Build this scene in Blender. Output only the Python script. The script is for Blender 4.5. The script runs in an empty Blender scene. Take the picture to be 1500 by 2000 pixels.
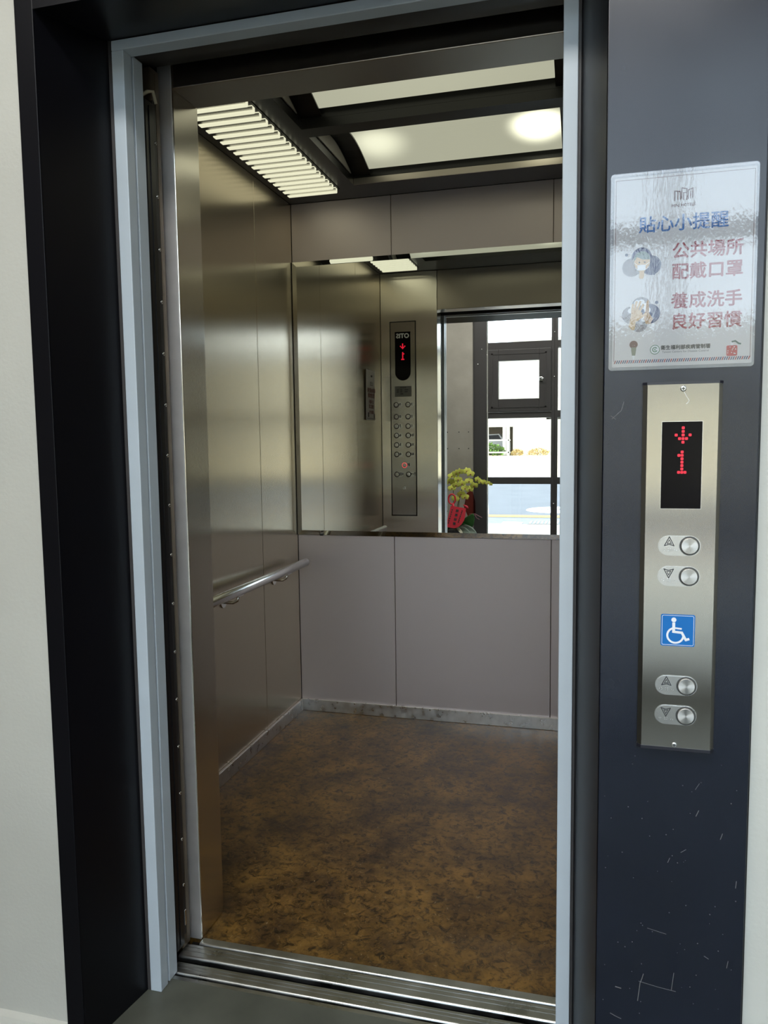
import bpy, bmesh, math, random
from mathutils import Vector, Matrix

random.seed(7)
SC = bpy.context.scene
COL = SC.collection

# ------------------------------------------------------------------ camera
cam_d = bpy.data.cameras.new('camera'); cam = bpy.data.objects.new('camera', cam_d); COL.objects.link(cam)
cam_d.sensor_fit = 'HORIZONTAL'; cam_d.sensor_width = 36.0; cam_d.lens = 36.0 * 1511.0 / 1500.0
cam_d.clip_start = 0.02; cam_d.clip_end = 400
def cam_matrix(yaw, pitch, roll, loc):
    cy, sy = math.cos(yaw), math.sin(yaw)
    w = Vector((sy*math.cos(pitch), cy*math.cos(pitch), math.sin(pitch)))
    r = Vector((cy, -sy, 0)); u = r.cross(w)
    c, s = math.cos(roll), math.sin(roll)
    r2 = c*r + s*u; u2 = -s*r + c*u
    m = Matrix((r2, u2, -w)).transposed().to_4x4(); m.translation = loc
    return m
cam.matrix_world = cam_matrix(math.radians(-15.04), math.radians(-5.212), math.radians(-0.716), Vector((0, 0, 1.2735)))
SC.camera = cam

# ------------------------------------------------------------------ sky, sun, exposure
W = bpy.data.worlds.new('sky'); SC.world = W; W.use_nodes = True
wn, wl = W.node_tree.nodes, W.node_tree.links
wn.clear()
wo = wn.new('ShaderNodeOutputWorld'); bg = wn.new('ShaderNodeBackground'); bg.inputs['Strength'].default_value = 5.0
tc = wn.new('ShaderNodeTexCoord'); sx = wn.new('ShaderNodeSeparateXYZ'); rp = wn.new('ShaderNodeValToRGB')
rp.color_ramp.elements[0].position = 0.0; rp.color_ramp.elements[0].color = (0.84, 0.91, 1.0, 1)
rp.color_ramp.elements[1].position = 0.7; rp.color_ramp.elements[1].color = (0.62, 0.78, 1.0, 1)
wl.new(tc.outputs['Generated'], sx.inputs[0]); wl.new(sx.outputs['Z'], rp.inputs[0])
wl.new(rp.outputs[0], bg.inputs['Color']); wl.new(bg.outputs[0], wo.inputs[0])
sun_d = bpy.data.lights.new('sun', 'SUN'); sun = bpy.data.objects.new('sun', sun_d); COL.objects.link(sun)
sun_d.energy = 9.0; sun_d.angle = math.radians(0.6); sun_d.color = (1.0, 0.94, 0.84)
sun.location = (0, 6, 12); sun.rotation_euler = Vector((0.25, -0.55, -0.8)).to_track_quat('-Z', 'Y').to_euler()
vs = SC.view_settings
SC.display_settings.display_device = 'sRGB'
vs.view_transform = 'Standard'; vs.look = 'None'; vs.exposure = 0.35; vs.gamma = 1.0; vs.use_curve_mapping = False
SC.cycles.use_denoising = True
SC.cycles.max_bounces = 14; SC.cycles.glossy_bounces = 8; SC.cycles.diffuse_bounces = 5; SC.cycles.transparent_max_bounces = 12
SC.cycles.sample_clamp_indirect = 8.0
hall_d = bpy.data.lights.new('hall_fill_light', 'AREA'); hall = bpy.data.objects.new('hall_fill_light', hall_d); COL.objects.link(hall)
hall_d.shape = 'RECTANGLE'; hall_d.size = 2.4; hall_d.size_y = 0.5; hall_d.energy = 45; hall_d.color = (1.0, 0.97, 0.92)
hall.location = (-0.6, -0.25, 3.08)  # unseen fill light, added to lift the dim landing and car
CAR_GLOW = 0.55          # ceiling lights of the lift car

# ------------------------------------------------------------------ materials
MATS = {}
def newmat(name):
    m = bpy.data.materials.new(name); m.use_nodes = True
    return m, m.node_tree.nodes, m.node_tree.links, m.node_tree.nodes['Principled BSDF']
def mat(name, base, rough=0.5, metal=0.0, spec=0.5, var=0.0, vscale=6.0, bump=0.0, bscale=60.0, coat=0.0, rvar=0.0):
    if name in MATS: return MATS[name]
    m, n, l, b = newmat(name)
    b.inputs['Roughness'].default_value = rough; b.inputs['Metallic'].default_value = metal
    b.inputs['Specular IOR Level'].default_value = spec; b.inputs['Coat Weight'].default_value = coat
    b.inputs['Base Color'].default_value = (*base, 1)
    if var or bump or rvar:
        t = n.new('ShaderNodeTexCoord')
    if var or rvar:
        nz = n.new('ShaderNodeTexNoise'); nz.inputs['Scale'].default_value = vscale; nz.inputs['Detail'].default_value = 6
        l.new(t.outputs['Object'], nz.inputs['Vector'])
    if var:
        r = n.new('ShaderNodeValToRGB')
        r.color_ramp.elements[0].position = 0.3; r.color_ramp.elements[1].position = 0.7
        r.color_ramp.elements[0].color = (*[c*(1-var) for c in base], 1); r.color_ramp.elements[1].color = (*[min(1, c*(1+var)) for c in base], 1)
        l.new(nz.outputs['Fac'], r.inputs[0]); l.new(r.outputs[0], b.inputs['Base Color'])
    if rvar:
        mr = n.new('ShaderNodeMapRange'); mr.inputs['To Min'].default_value = max(0, rough-rvar); mr.inputs['To Max'].default_value = rough+rvar
        mr.inputs['From Min'].default_value = 0.3; mr.inputs['From Max'].default_value = 0.7
        l.new(nz.outputs['Fac'], mr.inputs['Value']); l.new(mr.outputs[0], b.inputs['Roughness'])
    if bump:
        nb = n.new('ShaderNodeTexNoise'); nb.inputs['Scale'].default_value = bscale; nb.inputs['Detail'].default_value = 4
        bp = n.new('ShaderNodeBump'); bp.inputs['Strength'].default_value = bump; bp.inputs['Distance'].default_value = 0.01
        l.new(t.outputs['Object'], nb.inputs['Vector']); l.new(nb.outputs['Fac'], bp.inputs['Height']); l.new(bp.outputs[0], b.inputs['Normal'])
    MATS[name] = m
    return m
def steel(name, base, rough=0.25, aniso=0.7, wavy=0.0, grain=0.0, wscale=5.0):
    """brushed metal: reflections smear along the UV's first axis"""
    if name in MATS: return MATS[name]
    m, n, l, b = newmat(name)
    b.inputs['Base Color'].default_value = (*base, 1); b.inputs['Metallic'].default_value = 1.0
    b.inputs['Roughness'].default_value = rough; b.inputs['Anisotropic'].default_value = aniso
    tg = n.new('ShaderNodeTangent'); tg.direction_type = 'UV_MAP'; tg.uv_map = 'UVMap'
    l.new(tg.outputs[0], b.inputs['Tangent'])
    uv = n.new('ShaderNodeUVMap'); uv.uv_map = 'UVMap'
    last = None
    if grain:
        mp = n.new('ShaderNodeMapping'); mp.inputs['Scale'].default_value = (900, 6, 1)
        nz = n.new('ShaderNodeTexNoise'); nz.inputs['Scale'].default_value = 1.0; nz.inputs['Detail'].default_value = 2
        l.new(uv.outputs[0], mp.inputs[0]); l.new(mp.outputs[0], nz.inputs['Vector'])
        mr = n.new('ShaderNodeMapRange'); mr.inputs['To Min'].default_value = rough-grain; mr.inputs['To Max'].default_value = rough+grain
        l.new(nz.outputs['Fac'], mr.inputs['Value']); l.new(mr.outputs[0], b.inputs['Roughness'])
    if wavy:
        t = n.new('ShaderNodeTexCoord')
        nw = n.new('ShaderNodeTexNoise'); nw.inputs['Scale'].default_value = wscale; nw.inputs['Detail'].default_value = 1
        bp = n.new('ShaderNodeBump'); bp.inputs['Strength'].default_value = wavy; bp.inputs['Distance'].default_value = 0.02
        l.new(t.outputs['Object'], nw.inputs['Vector']); l.new(nw.outputs['Fac'], bp.inputs['Height']); l.new(bp.outputs[0], b.inputs['Normal'])
    MATS[name] = m
    return m
def glow(name, col, strength):
    m, n, l, b = newmat(name); MATS[name] = m
    b.inputs['Base Color'].default_value = (*[c*0.3 for c in col], 1); b.inputs['Roughness'].default_value = 0.35
    b.inputs['Emission Color'].default_value = (*col, 1); b.inputs['Emission Strength'].default_value = strength
    return m
def clear(name, tint=(1, 1, 1), rough=0.02, ior=1.45, bump=0.0):
    """thin glass or film: see-through plus a Fresnel reflection"""
    m, n, l, b = newmat(name); MATS[name] = m
    n.remove(b); out = n['Material Output']
    tr = n.new('ShaderNodeBsdfTransparent'); tr.inputs[0].default_value = (*tint, 1)
    gl = n.new('ShaderNodeBsdfGlossy'); gl.inputs['Roughness'].default_value = rough
    fr = n.new('ShaderNodeFresnel'); fr.inputs['IOR'].default_value = ior
    mx = n.new('ShaderNodeMixShader')
    l.new(fr.outputs[0], mx.inputs[0]); l.new(tr.outputs[0], mx.inputs[1]); l.new(gl.outputs[0], mx.inputs[2]); l.new(mx.outputs[0], out.inputs['Surface'])
    if bump:
        t = n.new('ShaderNodeTexCoord')
        hs = []
        for sc, dt, w in (((260, 1, 120), 4, 0.5), ((70, 1, 14), 3, 1.0)):
            mp = n.new('ShaderNodeMapping'); mp.inputs['Scale'].default_value = sc
            nz = n.new('ShaderNodeTexNoise'); nz.inputs['Scale'].default_value = 1.0; nz.inputs['Detail'].default_value = dt
            l.new(t.outputs['Object'], mp.inputs[0]); l.new(mp.outputs[0], nz.inputs['Vector'])
            mu = n.new('ShaderNodeMath'); mu.operation = 'MULTIPLY'; mu.inputs[1].default_value = w
            l.new(nz.outputs['Fac'], mu.inputs[0]); hs.append(mu)
        ad = n.new('ShaderNodeMath'); ad.operation = 'ADD'
        l.new(hs[0].outputs[0], ad.inputs[0]); l.new(hs[1].outputs[0], ad.inputs[1])
        bp = n.new('ShaderNodeBump'); bp.inputs['Strength'].default_value = bump; bp.inputs['Distance'].default_value = 0.002
        l.new(ad.outputs[0], bp.inputs['Height'])
        l.new(bp.outputs[0], gl.inputs['Normal'])
    return m

beige = mat('beige_paint', (0.60, 0.595, 0.54), 0.55, var=0.05, vscale=3, bump=0.05, bscale=120)
conc_wall = mat('grey_concrete', (0.30, 0.28, 0.24), 0.7, var=0.12, vscale=4, bump=0.1, bscale=30)
white_paint = mat('white_paint', (0.68, 0.68, 0.66), 0.6)
hall_floor = mat('polished_concrete', (0.11, 0.115, 0.093), 0.42, spec=0.25, var=0.35, vscale=5, rvar=0.1, bump=0.02, bscale=40)
black_steel = mat('black_steel', (0.005, 0.005, 0.007), 0.35, spec=0.2, var=0.2, vscale=2, bump=0.01, bscale=8)
panel_steel = mat('charcoal_panel', (0.008, 0.011, 0.021), 0.22, spec=0.55, var=0.2, vscale=3, rvar=0.06)
casing_paint = mat('blue_grey_enamel', (0.55, 0.62, 0.68), 0.28, var=0.03, vscale=10, bump=0.015, bscale=90)
jamb_steel = steel('jamb_steel', (0.45, 0.46, 0.47), 0.3, 0.5)
dark_metal = mat('dark_metal', (0.018, 0.017, 0.018), 0.38)
rubber = mat('black_rubber', (0.008, 0.008, 0.010), 0.3)
bronze_edge = mat('bronze_edge', (0.17, 0.135, 0.095), 0.45, metal=0.6, var=0.2, vscale=10)
steel_wall = steel('satin_steel_wall', (0.53, 0.465, 0.36), 0.27, 0.8)
steel_back = steel('matt_steel_wall', (0.63, 0.565, 0.56), 0.5, 0.2)
steel_col = steel('brushed_steel_column', (0.76, 0.715, 0.63), 0.23, 0.95, wavy=0.09, wscale=4)
steel_call = steel('brushed_steel_plate', (0.45, 0.425, 0.375), 0.25, 0.95, wavy=0.04, wscale=6)
steel_trim = steel('header_steel', (0.42, 0.38, 0.33), 0.3, 0.5, grain=0.04)
chrome = mat('chrome', (0.82, 0.82, 0.82), 0.12, metal=1.0)
satin_chrome = mat('satin_chrome', (0.72, 0.71, 0.69), 0.22, metal=1.0)
button_metal = mat('button_metal', (0.56, 0.55, 0.53), 0.26, metal=1.0)
alu = mat('worn_aluminium', (0.62, 0.61, 0.59), 0.34, metal=1.0, var=0.12, vscale=30, rvar=0.12)
alu_sill = mat('sill_aluminium', (0.50, 0.51, 0.50), 0.33, metal=1.0, var=0.2, vscale=14, rvar=0.1)
mirror_m = mat('mirror_silver', (0.86, 0.885, 0.87), 0.0, metal=1.0)
ceil_black = mat('black_gloss_ceiling', (0.012, 0.012, 0.011), 0.3, var=0.1)
groove_dark = mat('dark_groove', (0.01, 0.01, 0.01), 0.6)
win_frame = mat('dark_window_frame', (0.045, 0.042, 0.042), 0.35, bump=0.01)
glass = clear('window_glass', (0.96, 0.98, 0.97), 0.0, 1.45)
film = clear('laminate_film', (0.97, 0.97, 0.97), 0.02, 1.62, bump=0.10)
paper = mat('white_paper', (0.74, 0.72, 0.72), 0.7)
ink_red = mat('ink_red', (0.34, 0.020, 0.032), 0.6)
ink_navy = mat('ink_navy', (0.025, 0.04, 0.14), 0.6)
ink_blue = mat('ink_blue', (0.06, 0.19, 0.50), 0.6)
ink_brown = mat('ink_brown', (0.16, 0.05, 0.04), 0.6)
ink_dark = mat('ink_dark', (0.03, 0.03, 0.035), 0.6)
ink_green = mat('ink_green', (0.05, 0.20, 0.08), 0.6)
ink_skin = mat('ink_skin', (0.66, 0.44, 0.20), 0.6)
ink_skin_deep = mat('ink_skin_deep', (0.55, 0.33, 0.14), 0.6)
ink_hair = mat('ink_hair', (0.07, 0.15, 0.13), 0.6)
ink_white = mat('ink_white', (0.85, 0.86, 0.88), 0.6)
ink_grey = mat('ink_grey', (0.27, 0.25, 0.27), 0.6)
sign_blue = mat('sign_blue', (0.008, 0.16, 0.50), 0.4, spec=0.3)
display_black = mat('display_black', (0.004, 0.003, 0.004), 0.16, spec=0.12)
led_red = glow('led_red', (1.0, 0.012, 0.045), 0.62)
ring_red = glow('ring_red', (1.0, 0.12, 0.12), 0.8)
slat_glow = glow('slat_glow', (1.0, 0.98, 0.70), CAR_GLOW*1.15)
grey_plate = mat('grey_plate', (0.20, 0.20, 0.19), 0.4, metal=0.5)

# lit ceiling diffuser with two hotter lamps behind it
def diffuser(nm, k0, lamps):
    m, n, l, b = newmat(nm)
    b.inputs['Base Color'].default_value = (0.3, 0.3, 0.24, 1); b.inputs['Roughness'].default_value = 0.5
    b.inputs['Emission Color'].default_value = (1.0, 1.0, 0.74, 1)
    t = n.new('ShaderNodeTexCoord'); tot = None
    for x, amp, rad in lamps:
        d = n.new('ShaderNodeVectorMath'); d.operation = 'DISTANCE'; d.inputs[1].default_value = (x, 0.09, 0.07)
        l.new(t.outputs['Object'], d.inputs[0])
        mr = n.new('ShaderNodeMapRange'); mr.interpolation_type = 'SMOOTHERSTEP'
        mr.inputs['From Min'].default_value = 0.0; mr.inputs['From Max'].default_value = rad; mr.inputs['To Min'].default_value = amp; mr.inputs['To Max'].default_value = 0.0
        l.new(d.outputs['Value'], mr.inputs['Value'])
        a = n.new('ShaderNodeMath'); a.operation = 'ADD'
        if tot is None: a.inputs[1].default_value = k0
        else: l.new(tot.outputs[0], a.inputs[1])
        l.new(mr.outputs[0], a.inputs[0]); tot = a
    mu = n.new('ShaderNodeMath'); mu.operation = 'MULTIPLY'; mu.inputs[1].default_value = CAR_GLOW
    l.new(tot.outputs[0], mu.inputs[0]); l.new(mu.outputs[0], b.inputs['Emission Strength'])
    return m
lit_diffusers = [diffuser('lit_diffuser_even', 0.60, ((0.0, 0.05, 0.5),)), diffuser('lit_diffuser_hot', 0.55, ((-0.31, 0.75, 0.17), (0.31, 3.4, 0.15)))]

# mottled brown vinyl
def vinyl():
    m, n, l, b = newmat('brown_mottled_vinyl')
    t = n.new('ShaderNodeTexCoord')
    def noise(scale, detail, rough=0.6, dist=0.0):
        z = n.new('ShaderNodeTexNoise'); z.inputs['Scale'].default_value = scale; z.inputs['Detail'].default_value = detail
        z.inputs['Roughness'].default_value = rough; z.inputs['Distortion'].default_value = dist
        l.new(t.outputs['Object'], z.inputs['Vector']); return z
    a = noise(6.5, 7, 0.68); r1 = n.new('ShaderNodeValToRGB')
    e = r1.color_ramp.elements
    e[0].position = 0.33; e[0].color = (0.050, 0.025, 0.008, 1)
    e[1].position = 0.70; e[1].color = (0.31, 0.165, 0.036, 1)
    x = e.new(0.50); x.color = (0.155, 0.082, 0.018, 1)
    l.new(a.outputs['Fac'], r1.inputs[0])
    c = noise(42, 8, 0.74, 0.8); r2 = n.new('ShaderNodeValToRGB')
    r2.color_ramp.elements[0].position = 0.38; r2.color_ramp.elements[0].color = (0.06, 0.05, 0.045, 1)
    r2.color_ramp.elements[1].position = 0.52; r2.color_ramp.elements[1].color = (1, 1, 1, 1)
    l.new(c.outputs['Fac'], r2.inputs[0])
    mx = n.new('ShaderNodeMix'); mx.data_type = 'RGBA'; mx.blend_type = 'MULTIPLY'; mx.inputs['Factor'].default_value = 0.9
    l.new(r1.outputs[0], mx.inputs[6]); l.new(r2.outputs[0], mx.inputs[7])
    d = noise(95, 6, 0.7, 0.8); r3 = n.new('ShaderNodeValToRGB')
    r3.color_ramp.elements[0].position = 0.61; r3.color_ramp.elements[0].color = (0, 0, 0, 1)
    r3.color_ramp.elements[1].position = 0.70; r3.color_ramp.elements[1].color = (1, 1, 1, 1)
    l.new(d.outputs['Fac'], r3.inputs[0])
    m2 = n.new('ShaderNodeMix'); m2.data_type = 'RGBA'
    l.new(r3.outputs[0], m2.inputs['Factor']); l.new(mx.outputs[2], m2.inputs[6]); m2.inputs[7].default_value = (0.30, 0.22, 0.12, 1)
    l.new(m2.outputs[2], b.inputs['Base Color'])
    b.inputs['Specular IOR Level'].default_value = 0.45
    mr = n.new('ShaderNodeMapRange'); mr.inputs['To Min'].default_value = 0.24; mr.inputs['To Max'].default_value = 0.5
    l.new(c.outputs['Fac'], mr.inputs['Value']); l.new(mr.outputs[0], b.inputs['Roughness'])
    bp = n.new('ShaderNodeBump'); bp.inputs['Strength'].default_value = 0.06; bp.inputs['Distance'].default_value = 0.004
    l.new(c.outputs['Fac'], bp.inputs['Height']); l.new(bp.outputs[0], b.inputs['Normal'])
    return m
vinyl_m = vinyl()

# ------------------------------------------------------------------ mesh helpers
class MB:
    def __init__(s): s.bm = bmesh.new(); s.mi = 0
    def _tag(s, faces, mi):
        for f in faces: f.material_index = mi
    def box(s, x0, x1, y0, y1, z0, z1, mi=0, bev=0.0, seg=2):
        r = bmesh.ops.create_cube(s.bm, size=1.0)
        vv = r['verts']
        for v in vv:
            v.co = Vector((x0 + (v.co.x+.5)*(x1-x0), y0 + (v.co.y+.5)*(y1-y0), z0 + (v.co.z+.5)*(z1-z0)))
        fs = list({f for v in vv for f in v.link_faces}); s._tag(fs, mi)
        if bev:
            es = list({e for v in vv for e in v.link_edges})
            rr = bmesh.ops.bevel(s.bm, geom=es, offset=bev, segments=seg, profile=0.5, affect='EDGES')
            s._tag(rr['faces'], mi)
        return s
    def hull8(s, pts, mi=0):
        """pts: 4 bottom then 4 top corners"""
        v = [s.bm.verts.new(p) for p in pts]
        for q in ((3, 2, 1, 0), (4, 5, 6, 7), (0, 1, 5, 4), (1, 2, 6, 5), (2, 3, 7, 6), (3, 0, 4, 7)):
            f = s.bm.faces.new([v[i] for i in q]); f.material_index = mi
        return s
    def poly(s, pts, axis, a0, a1, mi=0):
        """extrude a 2D outline: axis 'y' -> pts are (x,z); 'x' -> (y,z); 'z' -> (x,y)"""
        def P(p, a):
            return Vector((p[0], a, p[1])) if axis == 'y' else Vector((a, p[0], p[1])) if axis == 'x' else Vector((p[0], p[1], a))
        if axis == 'y':                        # overlapping printed pieces must not share one plane
            s.k = (getattr(s, 'k', 0) + 1) % 9; j = 1.2e-5*s.k; a0, a1 = (a0-j, a1+j) if a0 < a1 else (a0+j, a1-j)
        A = [s.bm.verts.new(P(p, a0)) for p in pts]; B = [s.bm.verts.new(P(p, a1)) for p in pts]
        n = len(pts); fs = [s.bm.faces.new(A), s.bm.faces.new(B[::-1])]
        for i in range(n):
            j = (i+1) % n; fs.append(s.bm.faces.new((A[j], A[i], B[i], B[j])))
        s._tag(fs, mi); return s
    def tube(s, pts, r, mi=0, seg=12, caps=True):
        pts = [Vector(p) for p in pts]; rs = r if isinstance(r, (list, tuple)) else [r]*len(pts)
        rings = []; ref = None
        for i, p in enumerate(pts):
            d = (pts[min(i+1, len(pts)-1)] - pts[max(i-1, 0)]).normalized()
            if ref is None:
                ref = d.orthogonal().normalized()
            ref = (ref - d*ref.dot(d)).normalized(); q = d.cross(ref)
            rings.append([s.bm.verts.new(p + rs[i]*(math.cos(2*math.pi*k/seg)*ref + math.sin(2*math.pi*k/seg)*q)) for k in range(seg)])
        for a, b in zip(rings, rings[1:]):
            for k in range(seg):
                f = s.bm.faces.new((a[k], a[(k+1) % seg], b[(k+1) % seg], b[k])); f.material_index = mi; f.smooth = True
        if caps:
            f = s.bm.faces.new(rings[0][::-1]); f.material_index = mi
            f = s.bm.faces.new(rings[-1]); f.material_index = mi
        return s
    def lathe(s, prof, c, axis='z', mi=0, seg=24):
        """prof: (radius, height) pairs"""
        c = Vector(c); rings = []
        for r, h in prof:
            ring = []
            for k in range(seg):
                a = 2*math.pi*k/seg; u, v = max(r, 1e-5)*math.cos(a), max(r, 1e-5)*math.sin(a)
                ring.append(s.bm.verts.new(c + (Vector((u, v, h)) if axis == 'z' else Vector((u, h, v)) if axis == 'y' else Vector((h, u, v)))))
            rings.append(ring)
        for a, b in zip(rings, rings[1:]):
            for k in range(seg):
                f = s.bm.faces.new((a[k], a[(k+1) % seg], b[(k+1) % seg], b[k])); f.material_index = mi; f.smooth = True
        f = s.bm.faces.new(rings[0][::-1]); f.material_index = mi
        f = s.bm.faces.new(rings[-1]); f.material_index = mi
        return s
    def disc(s, x, z, r, y0, y1, mi=0, seg=24):
        return s.poly([(x+r*math.cos(2*math.pi*k/seg), z+r*math.sin(2*math.pi*k/seg)) for k in range(seg)], 'y', y0, y1, mi)
    def stroke(s, pts, w, y0, y1, mi=0):
        """a flat line of width w through (x,z) points, one quad per piece"""
        for a, b in zip(pts, pts[1:]):
            a, b = Vector(a), Vector(b); d = (b-a)
            if d.length < 1e-7: continue
            d.normalize(); nrm = Vector((-d.y, d.x))*w/2; e = d*w*0.3
            s.poly([a-e+nrm, b+e+nrm, b+e-nrm, a-e-nrm], 'y', y0, y1, mi)
        return s
    def sheet(s, grid, mi=0, smooth=True):
        vv = [[s.bm.verts.new(p) for p in row] for row in grid]
        for a, b in zip(vv, vv[1:]):
            for k in range(len(a)-1):
                f = s.bm.faces.new((a[k], a[k+1], b[k+1], b[k])); f.material_index = mi; f.smooth = smooth
        return s
    def text(s, body, size, org, u, v, mi=0, bold=0.0, align='CENTER', depth=0.0002, squeeze=1.0):
        """lettering in the plane (u, v) centred at org"""
        cu = bpy.data.curves.new('lettering', 'FONT'); cu.body = body; cu.size = 1.0; cu.align_x = align; cu.align_y = 'CENTER'
        cu.extrude = depth/size; cu.resolution_u = 3
        o = bpy.data.objects.new('lettering', cu); COL.objects.link(o)
        dg = bpy.context.evaluated_depsgraph_get(); me = bpy.data.meshes.new_from_object(o.evaluated_get(dg))
        u, v = Vector(u), Vector(v); w = u.cross(v); org = Vector(org)
        shifts = [(0, 0)] if bold <= 0 else [(-bold, 0), (bold, 0), (0, -bold), (0, bold)]
        for q, (dx, dy) in enumerate(shifts):
            vs_ = [s.bm.verts.new(org + u*(p.co.x*size*squeeze+dx) + v*(p.co.y*size+dy) + w*(p.co.z*size + q*0.00001)) for p in me.vertices]
            for p in me.polygons:
                try:
                    f = s.bm.faces.new([vs_[i] for i in p.vertices]); f.material_index = mi
                except ValueError: pass
        bpy.data.objects.remove(o); bpy.data.curves.remove(cu); bpy.data.meshes.remove(me)
        return s
    def build(s, name, mats, parent=None, loc=None, label=None, recalc=True):
        if not isinstance(mats, (list, tuple)): mats = [mats]
        if recalc: bmesh.ops.recalc_face_normals(s.bm, faces=s.bm.faces)
        uvl = s.bm.loops.layers.uv.new('UVMap')
        for f in s.bm.faces:
            nrm = f.normal
            for lp in f.loops:
                p = lp.vert.co
                if abs(nrm.z) < 0.75:
                    h = Vector((0, 0, 1)).cross(nrm)
                    h = h.normalized() if h.length > 1e-6 else Vector((1, 0, 0))
                    lp[uvl].uv = (p.dot(h), p.z)
                else: lp[uvl].uv = (p.x, p.y)
        org = Vector(loc) if loc is not None else Vector((0, 0, 0))
        if parent is None and loc is None:
            b = [v.co for v in s.bm.verts]
            org = Vector(((min(v.x for v in b)+max(v.x for v in b))/2, (min(v.y for v in b)+max(v.y for v in b))/2, min(v.z for v in b)))
        base = Vector((0, 0, 0))
        p = parent
        while p is not None: base += p.location; p = p.parent
        if parent is not None and loc is None:
            org = base.copy()
        for v in s.bm.verts: v.co -= org
        me = bpy.data.meshes.new(name); s.bm.to_mesh(me); s.bm.free()
        for m in mats: me.materials.append(m)
        o = bpy.data.objects.new(name, me); COL.objects.link(o)
        o.location = org - base
        if parent is not None: o.parent = parent
        if label: o['label'] = label
        return o
def tag(o, label=None, cat=None, group=None, kind=None):
    if label: o['label'] = label
    if cat: o['category'] = cat
    if group: o['group'] = group
    if kind: o['kind'] = kind
    return o
def thing(name, loc, label, cat, group=None, kind=None):
    o = bpy.data.objects.new(name, None); COL.objects.link(o); o.location = loc; o.empty_display_size = 0.05
    return tag(o, label, cat, group, kind)
def arc(cx, cz, r, a0, a1, n):
    return [(cx+r*math.cos(math.radians(a0+(a1-a0)*k/n)), cz+r*math.sin(math.radians(a0+(a1-a0)*k/n))) for k in range(n+1)]
def rrect(x0, x1, z0, z1, r, n=5):
    return arc(x1-r, z1-r, r, 0, 90, n) + arc(x0+r, z1-r, r, 90, 180, n) + arc(x0+r, z0+r, r, 180, 270, n) + arc(x1-r, z0+r, r, 270, 360, n)
XU, ZU = Vector((1, 0, 0)), Vector((0, 0, 1))

# ------------------------------------------------------------------ landing: floor, walls, ceiling
FY = 1.307                                     # front face of the dark steel surround
b = MB(); b.box(-4, 4, -1.32, 1.5475, -0.12, 0.0)
tag(b.build('floor', hall_floor), 'grey-green polished concrete floor of the landing before the lift', 'floor', kind='structure')
b = MB()
b.box(-4, -1.062, 1.325, 1.56, 0, 3.1); b.box(0.254, 4, 1.325, 1.56, 0, 3.1); b.box(-1.062, 0.254, 1.325, 1.56, 2.47, 3.1)
tag(b.build('wall_front', beige), 'beige painted wall around the dark lift surround', 'wall', kind='structure')
b = MB(); b.poly([(1.325, 0), (1.30, 0), (1.302, 0.012), (1.314, 0.03), (1.325, 0.038)], 'x', -4, -1.064)
tag(b.build('baseboard_left', beige), 'low beige coved skirting at the foot of the beige wall', 'baseboard', kind='structure')
b = MB(); b.box(-4.2, -4, -1.45, 1.56, 0, 3.1)
tag(b.build('wall_left', beige), 'beige end wall of the landing', 'wall', kind='structure')
b = MB(); b.box(4, 4.2, -1.45, 1.56, 0, 3.1)
tag(b.build('wall_right', beige), 'beige end wall at the far end of the landing', 'wall', kind='structure')
b = MB(); b.box(-4.2, 4.2, -1.45, 1.56, 3.1, 3.3)
tag(b.build('ceiling', white_paint), 'white ceiling over the landing', 'ceiling', kind='structure')
b = MB(); b.box(-4, -1.187, -1.45, -1.25, 0, 3.1)
for x, z in ((-1.45, 1.36), (-1.33, 1.36), (-1.23, 1.36), (-1.45, 1.19), (-1.33, 1.19), (-1.23, 1.19)):
    b.disc(x, z, 0.006, -1.2505, -1.249, 1, 8)
b.box(-1.187, 4, -1.45, -1.30, 3.06, 3.1)
tag(b.build('wall_street', [conc_wall, groove_dark]), 'grey-brown concrete wall beside the street windows, seen in the mirror', 'wall', kind='structure')

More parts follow.
